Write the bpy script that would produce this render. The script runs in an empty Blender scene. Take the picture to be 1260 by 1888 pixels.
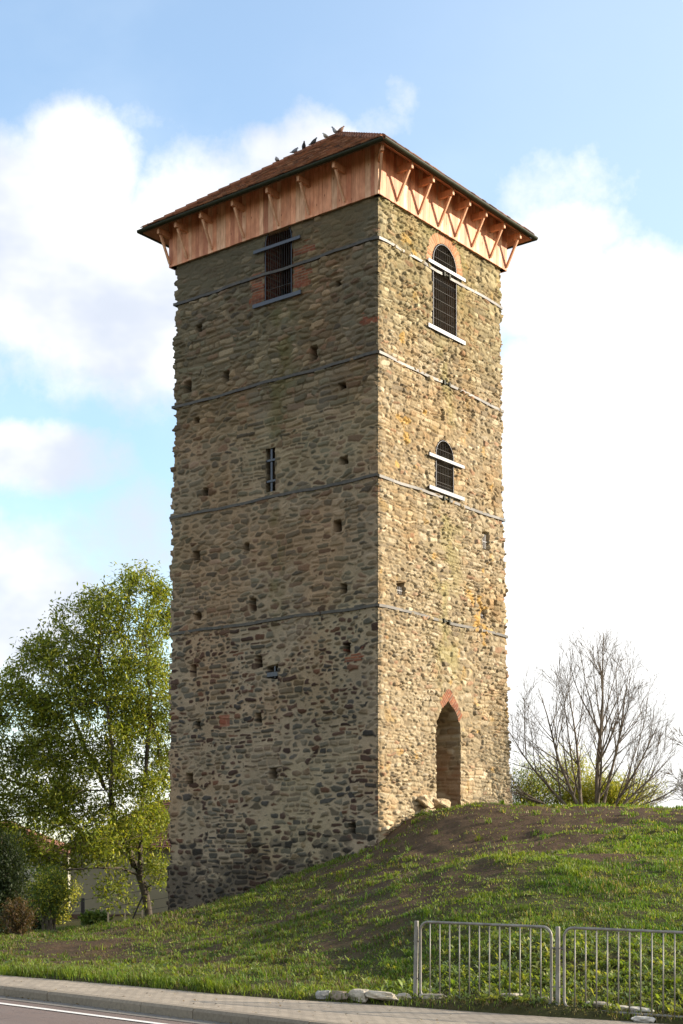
import bpy, math, random
import numpy as np
from mathutils import Vector, Matrix, kdtree
R = math.radians
random.seed(7)
RNG = np.random.default_rng(11)
scene = bpy.context.scene
COL = scene.collection

# ------------------------------------------------------------------ camera, sky, sun, exposure
cam_d = bpy.data.cameras.new('camera')
cam = bpy.data.objects.new('camera', cam_d)
COL.objects.link(cam)
EYE = 1.65
cam.location = (0, 0, EYE)
cam.rotation_euler = (R(90), 0, 0)
cam_d.sensor_fit = 'VERTICAL'
cam_d.sensor_height = 36
cam_d.sensor_width = 24
cam_d.lens = 2750 / 1888 * 36
cam_d.shift_y = (1627 - 944) / 1888
cam_d.clip_start = 0.1
cam_d.clip_end = 5000
scene.camera = cam

SUN_AZ = math.atan2(1.329, 0.077)      # clockwise from +Y
SUN_EL = R(19.5)
sun_dir = Vector((math.sin(SUN_AZ) * math.cos(SUN_EL), math.cos(SUN_AZ) * math.cos(SUN_EL), math.sin(SUN_EL)))
sd = bpy.data.lights.new('sun', 'SUN')
sd.energy = 4.6
sd.angle = R(0.53)
sd.color = (1.0, 0.88, 0.71)
sun = bpy.data.objects.new('sun', sd)
sun.rotation_euler = sun_dir.to_track_quat('Z', 'Y').to_euler()
sun.location = sun_dir * 80
COL.objects.link(sun)
scene.view_settings.view_transform = 'Standard'
scene.view_settings.look = 'None'
scene.view_settings.exposure = 1.1
scene.view_settings.gamma = 1
scene.view_settings.use_curve_mapping = False
scene.cycles.max_bounces = 6
scene.cycles.diffuse_bounces = 3
scene.cycles.glossy_bounces = 2
scene.cycles.transmission_bounces = 3
scene.cycles.transparent_max_bounces = 6


class NT:
    """small node-tree helper"""
    def __init__(self, nt):
        self.nt = nt

    def n(self, typ, ins=None, **attrs):
        nd = self.nt.nodes.new(typ)
        for k, v in attrs.items():
            setattr(nd, k, v)
        for k, v in (ins or {}).items():
            if hasattr(v, 'node') or isinstance(v, bpy.types.NodeSocket):
                self.nt.links.new(v, nd.inputs[k])
            else:
                nd.inputs[k].default_value = v
        return nd

    def math(self, op, a, b=0.0, c=None, clamp=False):
        ins = {0: a, 1: b}
        if c is not None:
            ins[2] = c
        return self.n('ShaderNodeMath', ins, operation=op, use_clamp=clamp).outputs[0]

    def vmath(self, op, a, b=(0, 0, 0)):
        nd = self.n('ShaderNodeVectorMath', {0: a, 1: b}, operation=op)
        return nd.outputs['Value'] if op in ('DOT_PRODUCT', 'LENGTH', 'DISTANCE') else nd.outputs[0]

    def noise(self, vec, scale, detail=4, rough=0.55, out='Fac', dist=0.0):
        nd = self.n('ShaderNodeTexNoise', {'Vector': vec, 'Scale': scale, 'Detail': detail, 'Roughness': rough, 'Distortion': dist})
        return nd.outputs[out]

    def mapr(self, v, a, b, c=0.0, d=1.0, smooth=True):
        nd = self.n('ShaderNodeMapRange', {0: v, 1: a, 2: b, 3: c, 4: d}, interpolation_type='SMOOTHSTEP' if smooth else 'LINEAR')
        return nd.outputs[0]

    def mix(self, f, a, b, blend='MIX'):
        nd = self.n('ShaderNodeMix', None, data_type='RGBA', blend_type=blend)
        for idx, v in ((0, f), (6, a), (7, b)):
            if isinstance(v, bpy.types.NodeSocket):
                self.nt.links.new(v, nd.inputs[idx])
            else:
                nd.inputs[idx].default_value = v if idx == 0 else (v if len(v) == 4 else (*v, 1))
        return nd.outputs[2]


def build_world():
    w = bpy.data.worlds.new('World')
    scene.world = w
    w.use_nodes = True
    nt = w.node_tree
    nt.nodes.clear()
    t = NT(nt)
    sky = t.n('ShaderNodeTexSky', None, sky_type='NISHITA', sun_disc=False, sun_elevation=SUN_EL, sun_rotation=SUN_AZ,
              altitude=100, air_density=1.15, dust_density=0.5, ozone_density=1.0)
    bg_sky = t.n('ShaderNodeBackground', {'Color': t.mix(1.0, sky.outputs[0], (0.93, 1.01, 1.05, 1), 'MULTIPLY'), 'Strength': 0.15})
    d = t.n('ShaderNodeTexCoord').outputs['Generated']
    sep = t.n('ShaderNodeSeparateXYZ', {0: d})
    # cloud banks: soft ellipsoidal patches of sky round given directions, roughened by fractal noise
    def px(x, y):
        v = Vector(((x - 630) / 2750, 1, (1627 - y) / 2750))
        return v.normalized()
    wig = t.noise(d, 13, 6, 0.62, 'Color')
    wv = t.vmath('SCALE', t.vmath('SUBTRACT', wig, (0.5, 0.5, 0.5)))
    wv.node.inputs['Scale'].default_value = 0.034
    dw = t.vmath('ADD', d, wv)
    banks = [  # centre (photo direction), x radius, z radius, weight
        (140, 330, 140, 125, 1.0), (40, 400, 230, 150, 1.0), (150, 520, 300, 170, 1.0), (430, 420, 230, 150, 1.0), (600, 300, 100, 110, 1.0), (520, 330, 130, 90, .9),
        (350, 590, 420, 190, 1.0), (60, 840, 190, 80, .95), (20, 1120, 260, 200, .85), (230, 1000, 170, 160, .6),
        (740, 165, 48, 60, .58), (695, 225, 90, 55, .50), (770, 150, 26, 40, .4), (310, 250, 40, 40, .33), (250, 235, 60, 50, .36), (880, 215, 60, 40, .30),
        (1010, 360, 170, 95, .56), (1110, 350, 130, 65, .44), (1020, 440, 170, 80, .7), (1180, 570, 190, 120, .95), (1000, 530, 170, 120, .85), (930, 400, 120, 70, .45),
        (1130, 800, 330, 260, 1.1), (1100, 1150, 380, 260, 1.1), (1050, 1420, 420, 200, 1.1), (1500, 700, 260, 330, 1.0),
        (-300, 600, 330, 350, .9), (300, 1450, 800, 160, .7),
    ]
    acc = None
    for (x, y, rx, ry, wt) in banks:
        c = px(x, y)
        q = t.vmath('MULTIPLY', t.vmath('SUBTRACT', dw, tuple(c)), (2750 / rx * .93, 2750 / rx * .93, 2750 / ry * .93))
        f = t.mapr(t.vmath('LENGTH', q), 1.25, 0.25, 0, wt, smooth=True)
        acc = f if acc is None else t.math('MAXIMUM', acc, f)
    n1 = t.noise(d, 18, 8, 0.66)
    n2 = t.noise(d, 3.2, 5, 0.55)
    body = t.math('ADD', acc, t.math('MULTIPLY', t.math('SUBTRACT', n1, 0.5), 1.0))
    c1 = t.mapr(body, 0.16, 0.92)
    # elsewhere in the sky (behind the camera) broken cloud
    back = t.mapr(sep.outputs[1], 0.55, -0.1)
    gen = t.math('MULTIPLY', t.mapr(n2, 0.38, 0.55), back)
    # a thin high veil whitens the whole sky a little, more towards the sun
    veil = t.mapr(sep.outputs[0], -0.25, 0.45, 0.12, 0.30, smooth=False)
    cl = t.math('MAXIMUM', t.math('MAXIMUM', c1, gen), veil)
    # shading inside the clouds: bluish grey bellies, white crowns
    n3 = t.noise(t.vmath('MULTIPLY', d, (1, 1, 1.6)), 5.5, 5, 0.55)
    grey = t.math('MULTIPLY', t.mapr(n3, 0.36, 0.62), t.mapr(sep.outputs[0], 0.16, -0.09, 0.12, 1.0))
    ccol = t.mix(grey, (1.0, 0.985, 0.96), (0.60, 0.645, 0.74))
    bg_c = t.n('ShaderNodeBackground', {'Color': ccol, 'Strength': 0.62})
    mx = t.n('ShaderNodeMixShader', {0: t.math('MULTIPLY', cl, 0.97), 1: bg_sky.outputs[0], 2: bg_c.outputs[0]})
    out = t.n('ShaderNodeOutputWorld', {0: mx.outputs[0]})


build_world()

# ------------------------------------------------------------------ numpy noise
def _hash(ix, iy, s):
    h = (ix.astype(np.int64) * 374761393 + iy.astype(np.int64) * 668265263 + s * 974634777) & 0xFFFFFFFF
    h = ((h ^ (h >> 13)) * 1274126177) & 0xFFFFFFFF
    h = (h ^ (h >> 16)) & 0xFFFFFFFF
    return h.astype(np.float64) / 4294967295.0


def vnoise(x, y, s=0):
    x = np.asarray(x, float); y = np.asarray(y, float)
    ix = np.floor(x); iy = np.floor(y)
    fx = x - ix; fy = y - iy
    fx = fx * fx * (3 - 2 * fx); fy = fy * fy * (3 - 2 * fy)
    a = _hash(ix, iy, s); b = _hash(ix + 1, iy, s); c = _hash(ix, iy + 1, s); d = _hash(ix + 1, iy + 1, s)
    return (a * (1 - fx) + b * fx) * (1 - fy) + (c * (1 - fx) + d * fx) * fy * 1.0


def fbm(x, y, s=0, o=4):
    t = 0; a = 0.5; n = 0
    for i in range(o):
        t = t + a * (vnoise(x * 2 ** i, y * 2 ** i, s + i * 17) - 0.5) * 2
        n += a; a *= 0.5
    return t / n


def sstep(a, b, x):
    t = np.clip((x - a) / (b - a), 0, 1)
    return t * t * (3 - 2 * t)


# ------------------------------------------------------------------ mesh helpers
def link(name, me, mat=None, parent=None):
    o = bpy.data.objects.new(name, me)
    COL.objects.link(o)
    if mat is not None:
        me.materials.append(mat)
    if parent is not None:
        o.parent = parent
    return o


def np_mesh(name, verts, faces, mat=None, parent=None, cols=None, smooth=False):
    """faces: list of (k, array(n,k)) groups or one array"""
    me = bpy.data.meshes.new(name)
    verts = np.asarray(verts, np.float32)
    groups = faces if isinstance(faces, list) else [faces]
    loops = np.concatenate([np.asarray(f, np.int32).ravel() for f in groups])
    tot = np.concatenate([np.full(len(f), f.shape[1], np.int32) for f in groups])
    st = np.concatenate([[0], np.cumsum(tot)[:-1]]).astype(np.int32)
    me.vertices.add(len(verts)); me.vertices.foreach_set('co', verts.ravel())
    me.loops.add(len(loops)); me.loops.foreach_set('vertex_index', loops)
    me.polygons.add(len(tot)); me.polygons.foreach_set('loop_start', st); me.polygons.foreach_set('loop_total', tot)
    if smooth:
        me.polygons.foreach_set('use_smooth', np.ones(len(tot), bool))
    me.update(calc_edges=True)
    if cols is not None:
        at = me.color_attributes.new('tint', 'FLOAT_COLOR', 'POINT')
        c4 = np.ones((len(verts), 4), np.float32); c4[:, :3] = cols
        at.data.foreach_set('color', c4.ravel())
    me.validate()
    return link(name, me, mat, parent)


class MB:
    def __init__(self):
        self.v = []; self.f = []; self.c = []; self.tint = (1, 1, 1)

    def add(self, vs, fs):
        b = len(self.v)
        self.v += [tuple(p) for p in vs]
        self.c += [self.tint] * len(vs)
        self.f += [tuple(b + i for i in f) for f in fs]

    def hexa(self, p):          # 8 points: bottom ring then top ring
        self.add(p, [(0, 3, 2, 1), (4, 5, 6, 7), (0, 1, 5, 4), (1, 2, 6, 5), (2, 3, 7, 6), (3, 0, 4, 7)])

    def box(self, c, ax, ay, az):   # centre and half axes
        c, ax, ay, az = map(Vector, (c, ax, ay, az))
        self.hexa([c - ax - ay - az, c + ax - ay - az, c + ax + ay - az, c - ax + ay - az,
                   c - ax - ay + az, c + ax - ay + az, c + ax + ay + az, c - ax + ay + az])

    def beam(self, a, b, side, w, h):   # bar from a to b, width w along side, height h
        a, b, side = map(Vector, (a, b, side))
        d = b - a
        s = (side - d * (side.dot(d) / d.dot(d))).normalized()
        u = d.cross(s).normalized()
        self.box((a + b) / 2, d / 2, s * (w / 2), u * (h / 2))

    def tube(self, pts, rad, n=8, closed=False, cap=True):
        pts = [Vector(p) for p in pts]
        m = len(pts)
        rads = rad if hasattr(rad, '__len__') else [rad] * m
        b = len(self.v)
        ref = None
        for i, p in enumerate(pts):
            if closed:
                d = pts[(i + 1) % m] - pts[i - 1]
            else:
                d = pts[min(i + 1, m - 1)] - pts[max(i - 1, 0)]
            d.normalize()
            if ref is None:
                ref = d.orthogonal().normalized()
            ref = (ref - d * ref.dot(d)).normalized()
            q = d.cross(ref)
            for k in range(n):
                a = 2 * math.pi * k / n
                self.v.append(tuple(p + (ref * math.cos(a) + q * math.sin(a)) * rads[i]))
                self.c.append(self.tint)
        for i in range(m if closed else m - 1):
            j = (i + 1) % m
            for k in range(n):
                k2 = (k + 1) % n
                self.f.append((b + i * n + k, b + i * n + k2, b + j * n + k2, b + j * n + k))
        if cap and not closed:
            self.f.append(tuple(b + k for k in reversed(range(n))))
            self.f.append(tuple(b + (m - 1) * n + k for k in range(n)))

    def build(self, name, mat, parent=None, smooth=False, bevel=0.0):
        me = bpy.data.meshes.new(name)
        me.from_pydata(self.v, [], self.f)
        at = me.color_attributes.new('tint', 'FLOAT_COLOR', 'POINT')
        c4 = np.ones((len(self.v), 4), np.float32); c4[:, :3] = np.array(self.c)
        at.data.foreach_set('color', c4.ravel())
        if smooth:
            me.polygons.foreach_set('use_smooth', np.ones(len(me.polygons), bool))
        me.update()
        o = link(name, me, mat, parent)
        if bevel:
            m = o.modifiers.new('bevel', 'BEVEL'); m.width = bevel; m.segments = 2; m.limit_method = 'ANGLE'
        return o


def tag(o, label=None, cat=None, group=None, kind=None):
    if label: o['label'] = label
    if cat: o['category'] = cat
    if group: o['group'] = group
    if kind: o['kind'] = kind
    return o


def empty(name, loc=(0, 0, 0), rz=0.0):
    o = bpy.data.objects.new(name, None)
    o.empty_display_size = 0.3
    o.location = loc
    o.rotation_euler = (0, 0, rz)
    COL.objects.link(o)
    return o


def reparent(root):
    """children were built in world coordinates: keep them in place under a moved empty"""
    bpy.context.view_layer.update()
    inv = root.matrix_world.inverted()
    for ch in root.children:
        ch.matrix_parent_inverse = inv


# ------------------------------------------------------------------ materials
def new_mat(name):
    m = bpy.data.materials.new(name)
    m.use_nodes = True
    nt = m.node_tree
    nt.nodes.clear()
    t = NT(nt)
    out = t.n('ShaderNodeOutputMaterial')
    return m, t, out


def finish(t, out, color, rough=0.8, metal=0.0, bump=None, bstr=0.3, bdist=0.02, spec=0.4, transl=0.0, tcol=None):
    p = t.n('ShaderNodeBsdfPrincipled', {'Base Color': color, 'Roughness': rough, 'Metallic': metal, 'Specular IOR Level': spec})
    if bump is not None:
        b = t.n('ShaderNodeBump', {'Height': bump, 'Strength': bstr, 'Distance': bdist})
        t.nt.links.new(b.outputs[0], p.inputs['Normal'])
    sh = p.outputs[0]
    if transl:
        tr = t.n('ShaderNodeBsdfTranslucent', {'Color': tcol if tcol is not None else color})
        sh = t.n('ShaderNodeMixShader', {0: transl, 1: sh, 2: tr.outputs[0]}).outputs[0]
    t.nt.links.new(sh, out.inputs[0])


def c4(c):
    return (*c, 1) if len(c) == 3 else c


def tint_mat(name, rough=0.9, nscale=30, namp=0.35, bstr=0.4, bdist=0.01, spec=0.2, transl=0.0, mul=(1, 1, 1), metal=0.0):
    """vertex 'tint' is the base colour; fine noise and bump on top"""
    m, t, out = new_mat(name)
    co = t.n('ShaderNodeTexCoord').outputs['Object']
    a = t.n('ShaderNodeVertexColor', None, layer_name='tint').outputs[0]
    n = t.noise(co, nscale, 5, 0.65)
    k = t.mapr(n, 0.2, 0.8, 1 - namp, 1 + namp, smooth=False)
    cc = t.n('ShaderNodeCombineXYZ', {0: k, 1: k, 2: k}).outputs[0]
    col = t.mix(1.0, a, cc, 'MULTIPLY')
    if mul != (1, 1, 1):
        col = t.mix(1.0, col, c4(mul), 'MULTIPLY')
    finish(t, out, col, rough, metal, n if bstr else None, bstr, bdist, spec, transl)
    return m


def noise_mat(name, c1, c2, scale=8, rough=0.8, bstr=0.2, bdist=0.01, metal=0.0, spec=0.4, stretch=(1, 1, 1), detail=5):
    m, t, out = new_mat(name)
    co = t.vmath('MULTIPLY', t.n('ShaderNodeTexCoord').outputs['Object'], stretch)
    n = t.noise(co, scale, detail, 0.6)
    col = t.mix(t.mapr(n, 0.3, 0.7), c4(c1), c4(c2))
    finish(t, out, col, rough, metal, n if bstr else None, bstr, bdist, spec)
    return m


M_STONE = tint_mat('rubble_masonry', 0.92, 42, 0.38, 0.55, 0.012, 0.12)
M_TILE = tint_mat('clay_tile', 0.85, 25, 0.4, 0.3, 0.006, 0.2)
M_PAINT = noise_mat('dark_blue_grey_paint', (0.012, 0.014, 0.026), (0.02, 0.023, 0.038), 12, 0.41, 0.03, 0.002, 0.0, 0.72)
M_BAND = noise_mat('band_paint', (0.036, 0.028, 0.020), (0.075, 0.06, 0.043), 6, 0.42, 0.12, 0.004, 0.0, 0.30)
M_GUTTER = noise_mat('green_gutter', (0.020, 0.022, 0.010), (0.032, 0.032, 0.016), 5, 0.6, 0.0, spec=.2)
M_GRILLE = noise_mat('dull_iron', (0.05, 0.045, 0.042), (0.08, 0.072, 0.065), 12, 0.7, 0.0, spec=.2)
def steel_mat():
    m, t, out = new_mat('galvanised_steel')
    co = t.n('ShaderNodeTexCoord').outputs['Object']
    n = t.noise(co, 9, 5, .6); n2 = t.noise(co, 3.1, 4, .65); n3 = t.noise(co, 28, 4, .7)
    col = t.mix(t.mapr(n, .3, .7), (.165, .152, .134, 1), (.25, .235, .21, 1))
    col = t.mix(t.mapr(n2, .5, .68, 0, .55), col, (.12, .105, .085, 1))
    col = t.mix(t.mapr(n3, .62, .72, 0, .8), col, (.13, .062, .03, 1))
    finish(t, out, col, .5, .3, n, .1, .003, .4)
    return m


M_STEEL = steel_mat()


def wood_mat(name, mul=(1, 1, 1)):
    m, t, out = new_mat(name)
    co = t.n('ShaderNodeTexCoord').outputs['Object']
    a = t.n('ShaderNodeVertexColor', None, layer_name='tint').outputs[0]
    g = t.noise(t.vmath('MULTIPLY', co, (16, 16, 1.1)), 2.2, 6, 0.62, dist=0.4)
    g2 = t.noise(t.vmath('MULTIPLY', co, (3, 3, 1.5)), 2.0, 3, 0.5)
    knots = t.n('ShaderNodeTexVoronoi', {'Vector': t.vmath('MULTIPLY', co, (6, 6, 2.6)), 'Scale': 1.0}).outputs['Distance']
    kn = t.mapr(knots, 0.05, 0.13, 0.45, 1.0)
    k = t.math('MULTIPLY', t.mapr(g, 0.25, 0.75, 0.72, 1.22, smooth=False), t.mapr(g2, 0.3, 0.7, 0.85, 1.12))
    k = t.math('MULTIPLY', k, kn)
    cc = t.n('ShaderNodeCombineXYZ', {0: k, 1: t.math('POWER', k, 1.35), 2: t.math('POWER', k, 1.6)}).outputs[0]
    col = t.mix(1.0, a, cc, 'MULTIPLY')
    finish(t, out, col, 0.6, 0, g, 0.25, 0.004, 0.3)
    return m


M_WOOD = wood_mat('larch_boards')
M_SOFF = wood_mat('soffit_boards')


def leaf_mat(name, transl=0.35, mul=(1, 1, 1), rough=0.55, spec=0.25):
    m, t, out = new_mat(name)
    a = t.n('ShaderNodeVertexColor', None, layer_name='tint').outputs[0]
    col = t.mix(1.0, a, c4(mul), 'MULTIPLY')
    tc = t.mix(1.0, col, (1.5, 1.45, 0.55, 1), 'MULTIPLY')
    finish(t, out, col, rough, 0, None, spec=spec, transl=transl, tcol=tc)
    return m


M_LEAF = leaf_mat('leaves', 0.38)
M_GRASS = leaf_mat('grass_blades', 0.36)
M_BARK = noise_mat('bark', (0.042, 0.032, 0.022), (0.10, 0.08, 0.058), 9, 0.9, 0.7, 0.02, stretch=(1, 1, .3))
M_BARK2 = noise_mat('thin_bark', (0.085, 0.064, 0.044), (0.16, 0.125, 0.09), 9, 0.9, 0.4, 0.01, stretch=(1, 1, .4))

# ------------------------------------------------------------------ ground frame
TH = 0.6645
TC = np.array([0.975, 40.0])                                   # near corner of the tower
TL = np.array([-math.cos(TH), math.sin(TH)])                   # along the left (shaded) face
TR = np.array([math.sin(TH), math.cos(TH)])                    # along the right (sunlit) face
P1 = np.array([0.987, 20.1])                                   # foot of the first railing post
U = np.array([0.87237, -0.48885])                              # along the pavement edge, towards the right
N = np.array([-0.48885, -0.87237])                             # from the bank towards the road
G = -0.0245


def st(x, y):
    dx = x - P1[0]; dy = y - P1[1]
    return dx * U[0] + dy * U[1], dx * N[0] + dy * N[1]


def zplane(s):
    return G * 18 * np.tanh(np.asarray(s) / 18)


TE_S = np.array([-80, -7.43, -5.1, -2.85, -1.6, -1.0, 0.14, 1.2, 2.1, 3.3, 6, 30])
TE_T = np.array([-15.8, -0.08, 0.13, 0.44, 0.50, 0.36, 0.30, 0.28, 0.22, 0.10, 0.10, 0.5])


def te(s):
    return np.interp(s, TE_S, TE_T)


def tk(s):
    return 2.81 + 0.217 * np.asarray(s)


def pt(px, py, d):
    return ((px - 630) / 2750 * d, d, (1627 - py) / 2750 * d + EYE)


ctrl = [pt(*a) for a in [
    (0, 1742, 33), (-300, 1755, 33), (150, 1716, 40), (60, 1730, 37), (300, 1693, 44.5), (250, 1698, 45), (200, 1703, 46), (-200, 1735, 44),
    (461, 1655, 42.6), (580, 1601, 41.2), (665, 1570, 40.2), (697, 1558, 39.8), (720, 1538, 40.1), (745, 1514, 40.8), (790, 1499, 41.6), (830, 1502, 42.4),
    (890, 1481, 40.6), (950, 1484, 41.5), (1000, 1491, 40), (1100, 1493, 38.5), (1180, 1494, 37.5), (1260, 1499, 36.5), (1400, 1505, 35.5), (1600, 1520, 35),
    (840, 1510, 38.6), (780, 1545, 37.5),
    (640, 1634, 33), (500, 1690, 33), (380, 1720, 33), (560, 1722, 27), (400, 1748, 28), (200, 1770, 29), (100, 1780, 28), (300, 1790, 25.4),
    (690, 1658, 28), (640, 1787, 23.2), (740, 1758, 23), (750, 1815, 21.4),
    (900, 1560, 34.5), (1000, 1560, 33), (1100, 1570, 31.5), (1200, 1580, 30), (900, 1580, 29), (1050, 1600, 27.2), (1200, 1640, 25.6), (836, 1662, 25.2),
    (900, 1735, 22.2), (1030, 1750, 21.3), (1150, 1785, 20.6), (1250, 1790, 20.1), (1000, 1685, 23.8), (1200, 1725, 22.4)]]
ctrl += [(6.5, 45.5, 3.75), (9, 46, 3.6), (13, 46, 3.4), (9.3, 55, 3.1), (4, 55, 2.9), (16, 40, 3.2), (20, 50, 2.9), (0, 52, 2.2), (-3, 50, 1.2), (-7, 52, .3), (-8, 58, -.1),
         (-14, 50, -.1), (-20, 60, -.3), (-16, 36, 0), (-30, 40, -.3), (25, 30, 2.4), (16, 26, 1.6), (12, 22, .8), (30, 20, .6), (20, 14, -.1)]
for s_ in (-40, -20, -12, -9, -6, -3, 0, 3, 6, 12, 30):
    for t_ in (-0.15, 1, 4, 10, 18, 40):
        q = P1 + U * s_ + N * (t_ + (float(te(s_)) if t_ < 0 else max(0, float(te(s_)))))
        ctrl.append((q[0], q[1], float(zplane(s_)) + (0.06 if t_ < 0 else 0)))
for a_ in range(0, 360, 24):
    for rr, zz in ((150, -0.6), (500, -1.0)):
        ctrl.append((rr * math.cos(R(a_)), 30 + rr * math.sin(R(a_)), zz))
CT = np.array(ctrl)


def _rbf_fit():
    d = np.hypot(CT[:, None, 0] - CT[None, :, 0], CT[:, None, 1] - CT[None, :, 1])
    n = len(CT)
    A = np.zeros((n + 3, n + 3))
    A[:n, :n] = d - 0.15 * np.eye(n)
    A[:n, n] = 1; A[:n, n + 1:] = CT[:, :2]; A[n, :n] = 1; A[n + 1:, :n] = CT[:, :2].T
    return np.linalg.solve(A, np.concatenate([CT[:, 2], [0, 0, 0]]))


RB = _rbf_fit()


def ground_z(x, y):
    x = np.asarray(x, float); y = np.asarray(y, float)
    sh = x.shape
    xf = x.ravel(); yf = y.ravel()
    z = np.empty(len(xf))
    for i in range(0, len(xf), 20000):
        xs = xf[i:i + 20000]; ys = yf[i:i + 20000]
        d = np.hypot(xs[:, None] - CT[None, :, 0], ys[:, None] - CT[None, :, 1])
        z[i:i + 20000] = d @ RB[:-3] + RB[-3] + RB[-2] * xs + RB[-1] * ys
    s, t = st(xf, yf)
    e = te(s)
    bank = sstep(0.2, 2.0, e - t)
    near = np.exp(-((xf - 3) / 22) ** 2 - ((yf - 32) / 16) ** 2)
    z += bank * near * (0.11 * fbm(xf * 0.55, yf * 0.55, 3, 3) + 0.075 * fbm(xf * 1.9, yf * 1.9, 5, 3) + .03 * fbm(xf * 5, yf * 5, 6, 2))
    flat = sstep(0.0, 0.35, t - e + 0.1)
    z = z * (1 - flat) + (zplane(s) - 0.16) * flat
    return z.reshape(sh)


def gz(x, y):
    return float(ground_z(np.array([x]), np.array([y]))[0])


BARE_AND_SHADE = [(pt(700, 1640, 31), 2.2, .72), (pt(620, 1640, 34), 2.0, .66), (pt(800, 1620, 31), 2.0, .74), (pt(900, 1580, 33), 2.2, .78), (pt(960, 1540, 36), 2.4, .9), (pt(1010, 1560, 33), 1.8, .75), (pt(730, 1700, 27), 1.5, .62), (pt(540, 1700, 31), 1.8, .6), (pt(150, 1745, 32), 2.4, .6), (pt(350, 1765, 28), 2.0, .5), (pt(60, 1765, 30), 1.8, .42), (pt(480, 1700, 33), 2.0, .5), (pt(260, 1735, 35), 2.2, .5), (pt(620, 1680, 29), 1.8, .55), (pt(450, 1740, 29), 1.8, .5), (pt(850, 1590, 33), 2.0, .8), (pt(760, 1600, 34), 1.8, .7), (pt(780, 1660, 28), 1.3, .6), (pt(500, 1720, 31), 1.8, .5), (pt(900, 1640, 28), 1.2, .4), (pt(1050, 1530, 38), 3.2, 1.0), (pt(900, 1535, 37), 3.2, .95), (pt(800, 1550, 37.5), 2.2, .9), (pt(1130, 1630, 29), 1.1, .9), (pt(690, 1600, 37), 2.2, .7), (pt(720, 1545, 40), 1.2, 1.0),  # bare soil; patches on the left also paint in that slope's shade
        (pt(640, 1640, 33), 2.0, .55), (pt(330, 1712, 41), 2.6, .75), (pt(200, 1712, 42), 2.0, .55), (pt(560, 1690, 30), 2.0, .6), (pt(980, 1590, 33), 2.0, .55), (pt(130, 1770, 29), 2.0, .45), (pt(420, 1770, 26), 1.6, .5), (pt(1020, 1610, 30), 1.2, .45), (pt(640, 1760, 25), 1.1, .55), (pt(705, 1720, 27), 1.4, .5)]


def bare(x, y):  # bare soil, plus painted shade of the left slope
    b = np.zeros_like(x)
    for (p, r, w) in BARE_AND_SHADE:
        b = np.maximum(b, w * np.exp(-((x - p[0]) ** 2 + ((y - p[1]) * .8) ** 2) / (r * r)))
    n = fbm(x * 1.1, y * 1.1, 21, 4)
    n2 = fbm(x * 4.2, y * 4.2, 22, 3)
    n3 = fbm(x * 9, y * 9, 23, 2)
    return sstep(0.20, 0.84, b * 1.0 + 0.38 * n + .34 * n2 + .22 * n3 + .10)


def build_ground():
    def axis(lo, hi, step, far, k):
        a = list(np.arange(lo, hi, step))
        d = step; x = a[-1]
        while x < far:
            d *= k; x += d; a.append(x)
        d = step; x = a[0]; pre = []
        while x > -far:
            d *= k; x -= d; pre.append(x)
        return np.array(pre[::-1] + a)
    X = axis(-13, 13, .14, 900, 1.3)
    Y = axis(17.5, 47, .14, 1500, 1.3)
    gx, gy = np.meshgrid(X, Y)
    z = ground_z(gx, gy)
    b = bare(gx, gy)
    nx, ny = len(X), len(Y)
    idx = np.arange(nx * ny).reshape(ny, nx)
    F = np.stack([idx[:-1, :-1], idx[:-1, 1:], idx[1:, 1:], idx[1:, :-1]], -1).reshape(-1, 4)
    soil = np.array([0.072, 0.047, 0.028]); sod = np.array([0.050, 0.048, 0.018])
    n = (0.5 + 0.5 * fbm(gx * 3, gy * 3, 8, 3))[..., None]
    cols = sod * (1 - b[..., None]) + soil * b[..., None] * (0.7 + .6 * n)
    m, t, out = new_mat('turf_and_soil')
    co = t.n('ShaderNodeTexCoord').outputs['Object']
    a = t.n('ShaderNodeVertexColor', None, layer_name='tint').outputs[0]
    n1 = t.noise(co, 14, 6, 0.7)
    k = t.mapr(n1, 0.25, 0.75, 0.6, 1.45, smooth=False)
    cc = t.n('ShaderNodeCombineXYZ', {0: k, 1: k, 2: k}).outputs[0]
    finish(t, out, t.mix(1.0, a, cc, 'MULTIPLY'), 0.95, 0, n1, 0.9, 0.05, 0.1)
    o = np_mesh('ground', np.stack([gx, gy, z], -1).reshape(-1, 3), F, m, cols=cols.reshape(-1, 3), smooth=True)
    tag(o, kind='structure')


# ------------------------------------------------------------------ road, kerb, pavement
E1 = U * 0.97725 + N * 0.21206          # along the road
E2 = N * 0.97725 - U * 0.21206          # across it, away from the tower
O0 = P1 + N * 2.81                      # on the kerb line


def strip(name, a0, a1, b0, b1, dz, mat, na=120, nb=4, kind='structure', b0f=None):
    """a along the road, b across; object coordinates are (a, b)"""
    A = np.linspace(a0, a1, na)
    V = []
    for a in A:
        lo = b0f(a) if b0f else b0
        for b in np.linspace(lo, b1, nb):
            p = O0 + E1 * a + E2 * b
            s, _ = st(p[0], p[1])
            V.append((a, -b, float(zplane(s)) + dz))
    idx = np.arange(na * nb).reshape(na, nb)
    F = np.stack([idx[:-1, :-1], idx[1:, :-1], idx[1:, 1:], idx[:-1, 1:]], -1).reshape(-1, 4)[:, ::-1]
    o = np_mesh(name, V, F, mat)
    o.location = (O0[0], O0[1], 0)
    o.rotation_euler = (0, 0, math.atan2(E1[1], E1[0]))
    if kind: o['kind'] = kind
    return o


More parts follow.
